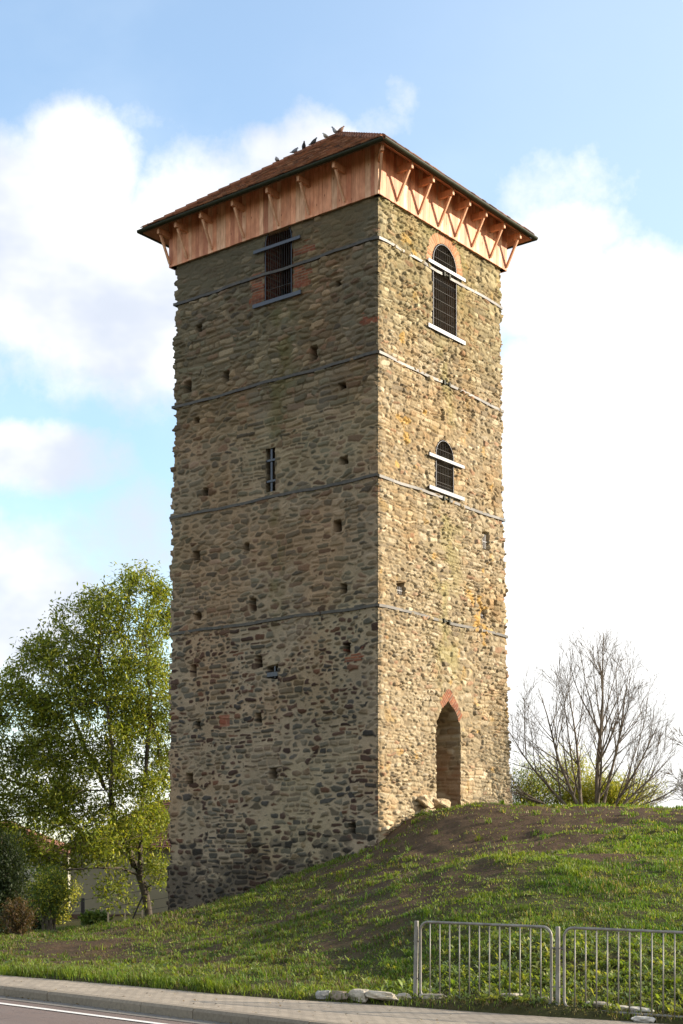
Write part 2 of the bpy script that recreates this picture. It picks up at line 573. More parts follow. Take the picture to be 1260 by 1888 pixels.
def build_road():
    m, t, out = new_mat('asphalt')
    co = t.n('ShaderNodeTexCoord').outputs['Object']
    n = t.noise(co, 90, 4, 0.7); n2 = t.noise(co, 1.1, 4, 0.6)
    col = t.mix(t.mapr(n, .3, .7), (0.085, 0.059, 0.047, 1), (0.20, 0.142, 0.115, 1))
    col = t.mix(t.math('MULTIPLY', t.mapr(n2, .4, .7), .35), col, (0.15, 0.125, 0.11, 1))
    vr = t.n('ShaderNodeTexVoronoi', {'Vector': t.vmath('ADD', co, t.vmath('SCALE', t.noise(co, 2.5, 4, .6, 'Color'))), 'Scale': .55}, feature='DISTANCE_TO_EDGE').outputs['Distance']
    crack = t.math('MULTIPLY', t.mapr(vr, .012, .0, 0, .8), t.mapr(n2, .45, .6))
    col = t.mix(crack, col, (.03, .024, .02, 1))
    lane = t.mapr(t.noise(t.vmath('MULTIPLY', co, (.15, 2.2, 1)), 1.0, 4, .6), .4, .65, 0, .4)
    col = t.mix(lane, col, (.10, .075, .062, 1))
    finish(t, out, col, 0.75, 0, n, 0.6, 0.008, 0.4)
    strip('road', -70, 40, 0.0, 8.0, -0.135, m)
    m2, t, out = new_mat('gutter_concrete')
    co = t.n('ShaderNodeTexCoord').outputs['Object']
    br = t.n('ShaderNodeTexBrick', {'Vector': co, 'Scale': 1.0, 'Color1': (0.19, 0.17, 0.145, 1), 'Color2': (0.15, 0.135, 0.115, 1), 'Mortar': (0.08, 0.07, 0.06, 1),
                                    'Mortar Size': 0.006, 'Brick Width': 0.5, 'Row Height': 0.5})
    n = t.noise(co, 30, 5, .7)
    col = t.mix(t.mapr(n, .3, .75, 0, .5), br.outputs[0], (0.11, 0.09, 0.07, 1))
    col = t.mix(t.mapr(t.noise(co, 1.7, 5, .65), .45, .7, 0, .7), col, (0.075, 0.06, 0.042, 1))
    finish(t, out, col, 0.85, 0, n, .3, .005)
    strip('gutter_strip', -70, 40, 0.0, 0.36, -0.129, m2)
    m3, t, out = new_mat('road_paint')
    co = t.n('ShaderNodeTexCoord').outputs['Object']
    n = t.noise(co, 40, 5, .7)
    finish(t, out, t.mix(t.mapr(n, .35, .7), (0.72, 0.70, 0.66, 1), (0.5, 0.46, 0.42, 1)), .7)
    strip('road_line', -70, 40, 0.70, 0.82, -0.125, m3)
    # pavement of small concrete blocks
    m4, t, out = new_mat('paving_blocks')
    co = t.n('ShaderNodeTexCoord').outputs['Object']
    wob = t.vmath('ADD', co, t.vmath('MULTIPLY', t.noise(co, 1.4, 2, .5, 'Color'), (0.02, 0.02, 0)))
    br = t.n('ShaderNodeTexBrick', {'Vector': wob, 'Scale': 1.0, 'Color1': (0.36, 0.295, 0.22, 1), 'Color2': (0.27, 0.222, 0.168, 1), 'Mortar': (0.10, 0.085, 0.06, 1),
                                    'Mortar Size': 0.008, 'Mortar Smooth': .3, 'Brick Width': 0.2, 'Row Height': 0.1})
    n = t.noise(co, 1.6, 5, .65); n2 = t.noise(co, 60, 3, .6)
    col = t.mix(t.mapr(n, .42, .7, 0, .55), br.outputs[0], (0.19, 0.155, 0.115, 1))
    col = t.mix(t.mapr(n2, .5, .8, 0, .4), col, (0.16, 0.14, 0.12, 1))
    finish(t, out, col, .85, 0, t.math('ADD', t.math('MULTIPLY', br.outputs['Fac'], -.6), t.math('MULTIPLY', n2, .4)), .6, .008)

    def back(a):
        # b of the grass edge at this a
        s = a * 0.97725
        for _ in range(4):
            t_ = float(te(s))
            b = (t_ - 2.81 - a * 0.21206) / 0.97725
            s = a * 0.97725 - b * 0.21206
        return b
    strip('pavement', -60, 30, 0, -0.15, 0.0, m4, na=240, nb=6, b0f=back)
    # kerb of concrete blocks, one metre each, chamfered
    mk = tint_mat('kerb_concrete', .85, 22, .3, .3, .006, .3)
    kb = MB()
    yaw = math.atan2(E1[1], E1[0])
    for i in range(-62, 32):
        a0, a1 = i * 1.0 + .004, i * 1.0 + .996
        k = random.uniform(.85, 1.12)
        kb.tint = (0.20 * k, 0.165 * k, 0.122 * k)
        dj = random.uniform(-.006, .006)
        prof = [(-0.15, -.35), (0.012, -.35), (0.012, -.035), (-0.014, .004), (-0.15, .006)]
        vs = []
        for a in (a0, a1):
            for (b, z) in prof:
                p = O0 + E1 * a + E2 * (b + dj)
                s, _ = st(p[0], p[1])
                vs.append((p[0], p[1], float(zplane(s)) + z + dj * .4))
        kb.add(vs, [(0, 1, 2, 3, 4), (9, 8, 7, 6, 5)] + [(j, j + 5, (j + 1) % 5 + 5, (j + 1) % 5) for j in range(5)])
    ko = kb.build('kerb', mk)
    ko['kind'] = 'structure'


build_ground()
build_road()

# ------------------------------------------------------------------ the tower
TZ0, TZ1 = -0.6, 20.95


def W1(z): return np.interp(z, [0, 2, 9.1, 12.6, 15.9, 18.9, 20.1, 23], [8.02, 7.95, 7.82, 7.79, 7.69, 7.63, 7.6, 7.6])
def W2(z): return np.interp(z, [2, 3.5, 5, 9.1, 12.6, 15.9, 18.9, 20.1, 23], [7.1, 6.98, 6.75, 6.58, 6.40, 6.33, 6.26, 6.24, 6.24])


def arch_sd(w, z, o):
    """signed depth inside an opening (positive inside)"""
    w0, w1, z0, zs, kind = o
    c = (w0 + w1) / 2; hw = (w1 - w0) / 2
    rect = np.minimum(np.minimum(w - w0, w1 - w), z - z0)
    if kind == 'round':
        top = hw - np.hypot(w - c, z - zs)
        return np.where(z > zs, top, rect)
    if kind == 'point':
        k = math.hypot(hw, .66)
        top = ((hw - np.abs(w - c)) * .66 - (z - zs) * hw) / k
        return np.minimum(rect, top + .05 * sstep(.05, .3, z - zs) * sstep(.66, .35, z - zs))
    return np.minimum(rect, zs - z)


OPEN_L = [(2.96, 4.03, 18.12, 19.78, 'round'), (3.60, 3.98, 12.72, 14.0, 'rect')]
OPEN_R = [(2.53, 3.81, 17.25, 19.20, 'round'), (2.68, 3.66, 12.72, 13.78, 'round'), (2.74, 4.00, 3.2, 6.22, 'point')]
HOLES_L = [(6.59, 18.01, .2, .2), (1.35, 18.04, .17, .17), (2.21, 16.32, .24, .36), (7.06, 16.39, .26, .3), (5.51, 16.36, .22, .3), (6.31, 13.14, .18, .2), (1.16, 13.17, .26, .2), (6.66, 11.31, .24, .26),
           (4.71, 11.28, .2, .22), (1.37, 11.41, .22, .28), (1.16, 9.68, .2, .24), (4.46, 9.61, .22, .34), (6.64, 9.51, .24, .2), (1.03, 8.03, .2, .24), (4.23, 7.96, .22, .3), (3.72, 7.62, .36, .34),
           (6.81, 7.92, .22, .3), (6.61, 6.3, .18, .2), (4.25, 6.35, .2, .26), (6.97, 4.74, .26, .28), (3.68, 4.75, .26, .26), (0.86, 3.12, .2, .26), (6.68, 15.32, .2, .16), (1.2, 15.2, .2, .14)]
HOLES_R = [(5.32, 11.77, .34, .5), (1.02, 9.69, .3, .32), (5.18, 9.58, .2, .24), (3.05, 14.95, .14, .3)]


def layout(rng, z0, z1, hfun):
    zs = [z0]
    while zs[-1] < z1:
        lo, hi = hfun(zs[-1])
        zs.append(zs[-1] + rng.uniform(lo, hi))
    return np.array(zs)


def coursed(u, z, seed, hfun, wfun, umin, umax, warp, jit, insf=None):
    """wavy courses of flat stones. Returns edge distance, per-stone randoms, offsets from the stone's middle"""
    rng = np.random.default_rng(seed)
    zw = z + warp * fbm(u * .8, z * .8, seed, 3) + warp * .40 * fbm(u * 3.5, z * 3.5, seed + 1, 2)
    uw = u + warp * .8 * fbm(u * 1.3 + 7, z * 1.3, seed + 2, 3) + .012 * fbm(u * 7, z * 7, seed + 9, 2)
    zs = layout(rng, z.min() - .4, z.max() + .5, hfun)
    zf = zw.ravel(); uf = uw.ravel()
    k = np.clip(np.searchsorted(zs, zf) - 1, 0, len(zs) - 2)
    order = np.argsort(k, kind='stable')
    bounds = np.searchsorted(k[order], np.arange(len(zs)))
    d = np.empty(len(zf)); sid = np.empty(len(zf), np.int64); lx = np.empty(len(zf)); ly = np.empty(len(zf))
    par = []
    nid = 0
    ins = np.ones(len(zf)) if insf is None else insf(u, z).ravel()
    for c in range(len(zs) - 1):
        sel = order[bounds[c]:bounds[c + 1]] if c + 1 < len(bounds) else order[bounds[c]:]
        h = zs[c + 1] - zs[c]
        lo, hi = wfun(zs[c])
        xs = [umin - .6 - rng.uniform(0, hi)]
        while xs[-1] < umax + .6:
            xs.append(xs[-1] + rng.uniform(lo, hi) * (0.6 + h * 3.2))
        xs = np.array(xs)
        m = len(xs) - 1
        P = rng.random((m, 9))
        par.append(P)
        if len(sel) == 0:
            nid += m; continue
        x = uf[sel]; v = (zf[sel] - zs[c]) / h
        j = np.clip(np.searchsorted(xs, x) - 1, 0, m - 1)
        slL = (P[j, 0] - .5) * .6 * h; slR = (np.concatenate([P[1:, 0], [.5]])[j] - .5) * .6 * h
        ii = ins[sel]
        dl = x - xs[j] - slL * (v - .5) - .002 - P[j, 1] * jit * ii
        dr = xs[j + 1] + slR * (v - .5) - x - .002 - P[j, 2] * jit * ii
        mid = x - (xs[j] + xs[j + 1]) / 2
        tilt = (P[j, 8] - .5) * .14 * mid
        db = v * h - .002 - P[j, 3] * jit * ii + tilt
        dt = (1 - v) * h - .002 - P[j, 4] * P[j, 4] * jit * 2.6 * ii - tilt
        dx = np.minimum(dl, dr); dy = np.minimum(db, dt)
        rc = np.minimum(.05, h * .38)
        d[sel] = np.where((dx < rc) & (dy < rc), rc - np.hypot(rc - dx, rc - dy), np.minimum(dx, dy))
        sid[sel] = nid + j; lx[sel] = mid; ly[sel] = (v - .5) * h
        nid += m
    P = np.concatenate(par)
    sh = u.shape
    return d.reshape(sh), P[sid].reshape(sh + (9,)), lx.reshape(sh), ly.reshape(sh)


def rubble(u, z, seed, cw, ch, p=2.6, inset=.012, warp=.03):
    """irregular fieldstones of very mixed size"""
    uw = u + warp * fbm(u * 3.2, z * 3.2, seed, 3); zw = z + warp * .8 * fbm(u * 3.2 + 5, z * 3.2, seed + 1, 3)
    iy0 = np.floor(zw / ch); ix0 = np.floor(uw / cw)
    F1 = np.full(u.shape, 9.); F2 = np.full(u.shape, 9.)
    wx = np.zeros(u.shape); wy = np.zeros(u.shape); lx = np.zeros(u.shape); ly = np.zeros(u.shape)
    for dy in (-1, 0, 1):
        for dx in (-1, 0, 1):
            ix = ix0 + dx; iy = iy0 + dy
            off = .5 * (iy % 2)
            jx = _hash(ix, iy, seed + 11); jy = _hash(ix, iy, seed + 12)
            px = (ix + off * .6 + .15 + jx * .7) * cw; py = (iy + .2 + jy * .6) * ch
            ax = .72 + .75 * _hash(ix, iy, seed + 13); ay = .72 + .6 * _hash(ix, iy, seed + 14)
            rot = (_hash(ix, iy, seed + 15) - .5) * .5
            ex = uw - px; ey = zw - py
            ex, ey = ex + ey * rot, ey - ex * rot * .35
            dd = (np.abs(ex / (cw * ax)) ** p + np.abs(ey / (ch * ay)) ** p) ** (1 / p)
            near = dd < F1
            F2 = np.where(near, F1, np.minimum(F2, dd))
            wx = np.where(near, ix, wx); wy = np.where(near, iy, wy); lx = np.where(near, ex, lx); ly = np.where(near, ey, ly)
            F1 = np.where(near, dd, F1)
    Ps = np.stack([_hash(wx, wy, seed + 20 + i) for i in range(9)], -1)
    d = (F2 - F1) * .55 * ch - .002 - Ps[..., 1] ** 1.5 * inset * 1.8
    return d, Ps, lx, ly


def relief_of(u, z, d, Ps, lx, ly, seed, relief, tilt, fine=1.0, edge=.03):
    d = d + .008 * fbm(u * 14, z * 14, seed + 4, 2)
    cov = sstep(-.003, .011, d)
    prof = 1 - (1 - np.clip(d / edge, 0, 1)) ** 2.0
    disp = cov * (prof * relief * (0.5 + .9 * Ps[..., 5]) + (Ps[..., 6] - .5) * relief * 1.1)
    disp += cov * prof * tilt * ((Ps[..., 3] - .5) * np.clip(lx, -.25, .25) + (Ps[..., 4] - .35) * np.clip(ly, -.12, .12))
    disp += fine * (.006 * fbm(u * 18, z * 18, seed + 6, 3) + .012 * fbm(u * 5, z * 5, seed + 7, 3))
    return disp, cov


def blend(mask, A, B):
    return tuple(np.where(mask[..., None] if a.ndim == 3 else mask, a, b) for a, b in zip(A, B))


def pick(palette, r):
    pal = np.array([c for c, w in palette]); w = np.cumsum([w for c, w in palette]); w = w / w[-1]
    return pal[np.clip(np.searchsorted(w, r), 0, len(pal) - 1)]


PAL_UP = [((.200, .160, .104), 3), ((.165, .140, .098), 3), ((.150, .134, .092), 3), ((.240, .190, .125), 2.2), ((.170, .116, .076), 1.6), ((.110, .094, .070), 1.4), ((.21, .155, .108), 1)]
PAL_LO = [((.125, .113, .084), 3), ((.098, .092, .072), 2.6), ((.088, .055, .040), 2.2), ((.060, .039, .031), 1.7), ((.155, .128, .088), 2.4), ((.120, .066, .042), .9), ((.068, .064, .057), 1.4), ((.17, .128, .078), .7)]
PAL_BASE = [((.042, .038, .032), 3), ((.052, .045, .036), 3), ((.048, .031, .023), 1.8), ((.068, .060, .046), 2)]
PAL_R = [((.33, .265, .168), 4), ((.27, .215, .135), 3.4), ((.40, .33, .22), 3), ((.31, .222, .13), 2.0), ((.20, .158, .105), 2.0), ((.30, .18, .11), .8), ((.46, .385, .27), 1.2)]
BRICK = [((.230, .066, .034), 3), ((.18, .050, .030), 2), ((.27, .095, .05), 2), ((.14, .06, .042), 1)]
BRICK_R = [((.46, .20, .105), 3), ((.40, .165, .09), 2), ((.50, .27, .16), 2)]


def brick_zone(w, z, seed, rag):
    """running-bond brick: returns coverage, random per brick"""
    row = np.floor(z / .078); off = (row % 2) * .13
    col = np.floor((w + off) / .265)
    fz = z / .078 - row; fx = (w + off) / .265 - col
    d = np.minimum(np.minimum(fz, 1 - fz) * .078, np.minimum(fx, 1 - fx) * .265)
    return sstep(.003, .011, d), _hash(col, row, seed)


def face_fields(side, w, z):
    sh = w.shape
    if side == 'L':
        def hf(zz): return (.09, .20) if zz > 14.5 else ((.09, .19) if zz > 9.2 else (.08, .19))
        def wf(zz): return (.15, .56) if zz > 9.2 else (.15, .50)
        insf = lambda u, zz: np.where(zz > 9.2, 1.0 + .8 * fbm(u * .9, zz * .9, 77, 2), 1.3 + .6 * fbm(u * .8, zz * .8, 78, 2))
        A = coursed(w, z, 31, hf, wf, -.2, 8.3, .065, .024, insf)
        B = rubble(w, z, 400, .37, .165, 3.2, .028, .07)
        C = rubble(w, z, 430, .38, .15, 3.2, .014, .07)
        n1 = fbm(w * .7, z * .7, 79, 3)
        D2 = rubble(w, z, 460, .25, .12, 3.0, .022, .06)
        big = fbm(w * .55 + 3, z * .55, 83, 3)
        B = blend(big > .12, B, blend(big < -.14, D2, rubble(w, z, 480, .31, .145, 3.4, .026, .07)))
        lowm = (z + .5 * n1 < 9.1) & (n1 + .25 * fbm(w * 2.4, z * 2.4, 80, 2) > -.10)
        upm = (z + .5 * n1 >= 9.1) & (n1 > -.2)
        d, Ps, lx, ly = blend(lowm, B, blend(upm, C, A))
        disp, cov = relief_of(w, z, d, Ps, lx, ly, 31, .034, .18)
        rag = fbm(w * 1.6, z * 1.6, 90, 3)
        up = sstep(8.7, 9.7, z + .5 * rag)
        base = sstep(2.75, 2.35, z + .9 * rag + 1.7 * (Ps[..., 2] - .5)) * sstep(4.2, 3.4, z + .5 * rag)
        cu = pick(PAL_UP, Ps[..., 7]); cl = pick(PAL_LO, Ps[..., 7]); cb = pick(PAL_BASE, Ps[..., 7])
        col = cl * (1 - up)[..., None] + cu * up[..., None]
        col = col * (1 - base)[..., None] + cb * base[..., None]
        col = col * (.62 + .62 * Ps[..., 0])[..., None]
        mor_up = np.array([.150, .122, .080]); mor_mid = np.array([.270, .215, .142]); mor_lo = np.array([.290, .236, .160]); mor_base = np.array([.130, .108, .078])
        top = sstep(14.2, 15.6, z + .8 * rag)
        mor = mor_mid * (1 - top)[..., None] + mor_up * top[..., None]
        mor = mor * up[..., None] + mor_lo * (1 - up)[..., None]
        mor = mor * (1 - base)[..., None] + mor_base * base[..., None]
        mor = mor * (.82 + .36 * (.5 + .5 * fbm(w * 3, z * 3, 91, 3)))[..., None]
        patch = sstep(.18, .42, fbm(w * .75 + 3, z * .75, 92, 4))[..., None] * (1 - up)[..., None] * (1 - base)[..., None] * .75   # smeared repointing
        col = col * (1 - patch * .6) + mor * patch * .6
        col = col * cov[..., None] + mor * (1 - cov)[..., None]
        disp = disp + (1 - cov) * np.where(top > .5, -.012, 0.004) + patch[..., 0] * .0
        # plastered-over top strip, between the cladding and the top band
        ren = sstep(18.85, 19.2, z + .15 * rag)[..., None] * sstep(-.35, .15, fbm(w * .9, z * 1.2, 95, 3) + .12)[..., None]
        col = col * (1 - .7 * ren) + np.array([.108, .096, .064]) * .7 * ren
        disp = disp * (1 - .55 * ren[..., 0]) + ren[..., 0] * .012
        # moss and water streaks
        def streak(w0, ww, z0, z1): return np.exp(-((w - w0 + .15 * fbm(w, z * .6, 96, 2)) / ww) ** 2) * sstep(z0 - .5, z0 + .3, z) * sstep(z1 + .2, z1 - .4, z)
        ms = np.clip(streak(3.35, .5, 15.6, 18.1) + .8 * streak(3.6, .35, 14.2, 15.9) + .6 * streak(3.7, .22, 9.5, 12.6) + .5 * streak(3.6, .3, 8.8, 12), 0, 1)
        ms = (ms * sstep(-.25, .3, fbm(w * 2.5, z * 2.5, 97, 3)))[..., None]
        col = col * (1 - .55 * ms) + np.array([.090, .086, .026]) * .55 * ms
        olive = sstep(0, .5, fbm(w * .35, z * .35, 98, 3))[..., None] * .22
        col = col * (1 - olive) + col * np.array([.85, .95, .72]) * olive
        rust = sstep(.0, .5, fbm(w * .5 + 11, z * .45, 99, 3))[..., None] * .5
        col = col * (1 - rust) + col * np.array([1.15, .93, .78]) * rust
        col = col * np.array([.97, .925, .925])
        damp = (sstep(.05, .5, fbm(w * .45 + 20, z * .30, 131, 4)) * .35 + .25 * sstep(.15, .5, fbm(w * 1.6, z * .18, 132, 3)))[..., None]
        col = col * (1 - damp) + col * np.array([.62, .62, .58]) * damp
        # brick repairs beside the upper window
        rg = .17 * fbm(w * 4, z * 5, 101, 3) - .03 + .11 * (np.floor(z / .156) % 2 - .5)
        def rect(a, b, c, e): return np.minimum(np.minimum(w - a, b - w), np.minimum(z - c, e - z)) + rg
        bm = np.maximum.reduce([rect(4.0, 4.58, 18.12, 19.15), rect(2.35, 2.98, 18.25, 19.0), rect(2.2, 2.98, 19.15, 19.42), rect(-.2, .5, 16.72, 16.98), rect(.55, 1.1, 7.65, 7.95)])
        bmask = sstep(0, .02, bm)[..., None]
        bc, bid = brick_zone(w, z, 3, rg)
        bcol = pick(BRICK, bid) * (.55 + .5 * _hash(np.floor(bid * 999), np.floor(bid * 77), 5))[..., None]
        bcol = bcol * bc[..., None] + np.array([.18, .14, .095]) * (1 - bc)[..., None]
        bcol = bcol * .85 + col * .15
        col = col * (1 - bmask) + bcol * bmask
        disp = disp * (1 - bmask[..., 0]) + bmask[..., 0] * (bc * .012 + .006 * fbm(w * 15, z * 15, 7, 2))
        r1 = (np.abs(w - 5.55) < .19) & (np.abs(z - 6.36) < .17)
        col[r1] = col[r1] * .3 + np.array([.24, .075, .045]) * .7
        holes, opens = HOLES_L, OPEN_L
        # a notch or two in the far arris
        for (nw, nz, nr) in ((7.78, 15.42, .17), (7.95, 2.55, .30), (7.75, 17.4, .1)):
            e = np.exp(-(((w - nw) / (nr * .8)) ** 2 + ((z - nz) / nr) ** 4))
            disp = disp - .0 * e
    else:
        def hf(zz): return (.06, .15)
        def wf(zz): return (.13, .46)
        A = coursed(w, z, 57, hf, wf, -.3, 7.4, .11, .010)
        B = rubble(w, z, 500, .25, .10, 3.4, .008, .08)
        C = rubble(w, z, 530, .38, .15, 3.6, .010, .09)
        n1 = fbm(w * .8, z * .8, 81, 3); n2 = fbm(w * 1.1 + 4, z * 1.1, 82, 3)
        d, Ps, lx, ly = blend(n1 > .16, C, blend(n2 > -.04, A, B))
        disp, cov = relief_of(w, z, d, Ps, lx, ly, 57, .040, .34, 1.25, .016)
        ero = sstep(-.15, .35, fbm(w * .55, z * .5, 110, 3))            # eroded areas, joints washed out
        disp = disp * (.85 + .4 * ero) + .024 * fbm(w * 3.6, z * 5, 111, 4) * (.6 + ero) + .013 * fbm(w * 11, z * 13, 112, 2)
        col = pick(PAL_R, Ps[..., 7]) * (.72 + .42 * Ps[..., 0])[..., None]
        mor = np.array([.245, .190, .118]) * (.72 + .5 * (.5 + .5 * fbm(w * 4, z * 4, 113, 3)))[..., None]
        cv = (cov * .93)[..., None]
        col = col * cv + mor * (1 - cv)
        och = sstep(.0, .5, fbm(w * .7 + 5, z * .6, 114, 4))[..., None]
        col = col * (1 - .45 * och) + col * np.array([1.02, .86, .64]) * .45 * och
        pale = sstep(-.1, .5, fbm(w * .5 + 9, z * .5 + 4, 115, 3))[..., None] * .25 * cv
        col = col * (1 - pale) + np.array([.48, .40, .275]) * pale
        grn = (np.exp(-((w - 3.3) / .75) ** 2) * sstep(7.2, 8.5, z) * sstep(13, 12, z) + np.exp(-((w - 3.2) / .5) ** 2) * sstep(14.2, 15, z) * sstep(17.4, 16.5, z) + .9 * sstep(17.6, 19.3, z) * (.4 + .6 * sstep(-.2, .4, fbm(w * .8, z, 117, 2))) + .7 * np.exp(-((w - 3.4) / .6) ** 2) * sstep(6.9, 7.3, z) * sstep(8.9, 8.2, z))
        grn = (np.clip(grn, 0, 1) * sstep(-.3, .3, fbm(w * 2.2, z * 2.2, 116, 3)))[..., None] * .55
        col = col * (1 - grn) + np.array([.245, .215, .085]) * grn
        lic = sstep(.42, .6, fbm(w * 2.3, z * 2.3, 118, 3))[..., None] * sstep(.0, .4, fbm(w * .6, z * .4 + 7, 119, 2))[..., None] * .6
        col = col * (1 - lic) + np.array([.48, .28, .06]) * lic
        old = (sstep(15.5, 17.5, z + .8 * n1) * .6)[..., None]
        col = col * (1 - old) + col * np.array([.80, .83, .70]) * old
        low = sstep(5.2, 3.4, z)[..., None]
        col = col * (1 + .16 * low)
        # brick round the window head and over the door
        o1 = OPEN_R[0]; cx = (o1[0] + o1[1]) / 2; hw = (o1[1] - o1[0]) / 2
        rr = np.hypot(w - cx, z - o1[3]); an = np.arctan2(z - o1[3], w - cx)
        ring = (rr > hw - .03) & (rr < hw + .27 + .04 * fbm(w * 4, z * 4, 121, 2)) & (z > o1[3] - .12)
        jd = .5 - np.abs((an * hw / .085) % 1 - .5)
        seg = np.floor(an * hw / .085)
        bc = sstep(.04, .16, jd); bid = _hash(seg, seg * 0, 9)
        bcol = (pick(BRICK_R, bid) * bc[..., None] + np.array([.42, .34, .23]) * (1 - bc)[..., None]) * .8 + col * .2
        col = np.where(ring[..., None], bcol, col); disp = np.where(ring, bc * .02, disp)
        o2 = OPEN_R[2]; hw = (o2[1] - o2[0]) / 2; c2 = (o2[0] + o2[1]) / 2; kq = math.hypot(hw, .66)
        out_d = -((hw - np.abs(w - c2)) * .66 - (z - o2[3]) * hw) / kq - .02
        along = ((np.abs(w - c2)) * hw - (z - o2[3] - .66) * .66) / kq
        lim = np.where(w > c2, .80, .42)
        ring = (out_d > -.06) & (out_d < .24 + .05 * fbm(w * 5, z * 5, 122, 2)) & (along > -.2) & (along < lim) & (z > o2[3] - .05)
        seg = np.floor(along / .078); jd = .5 - np.abs((along / .078) % 1 - .5)
        bc = sstep(.05, .2, jd); bid = _hash(seg, seg * 0 + np.where(w > c2, 1, 2), 12)
        bcol = (pick(BRICK, bid) * 1.1 * bc[..., None] + np.array([.30, .22, .15]) * (1 - bc)[..., None]) * .85 + col * .15
        col = np.where(ring[..., None], bcol, col); disp = np.where(ring, bc * .022, disp)
        # lintel bricks over the square hole
        holes, opens = HOLES_R, OPEN_R
        foot = sstep(4.6, 3.0, z)
        disp = disp + foot * (.10 * vnoise(w * 2.2, z * 2.6, 130) + .05)
    # square holes left by the old scaffolding, pressed deep into the wall
    for i, (hw_, hz_, a, b) in enumerate(holes):
        a *= 1.12; b *= 1.12
        x = (w - hw_) + .02 * fbm(w * 6, z * 6, 140 + i, 2); y = (z - hz_) + .02 * fbm(w * 6 + 9, z * 6, 150 + i, 2)
        e = np.minimum(a / 2 - np.abs(x), b / 2 - np.abs(y) + .06 * x * ((i % 3) - 1))
        pit = sstep(-.004, .012, e)
        disp = disp * (1 - pit) - .65 * pit
        col = col * (1 - .9 * pit)[..., None] + np.array([.018, .014, .010]) * (.9 * pit)[..., None]  # near-black tint paints the shade inside the holes
    cut = np.zeros(sh, bool)
    for o in opens:
        sd_ = arch_sd(w, z, o)
        edge = sstep(-.10, 0.0, sd_)
        disp = disp * (1 - .6 * edge)
        cut |= sd_ > 0.012 * vnoise(w * 9, z * 9, 160)
    return disp, col, cut


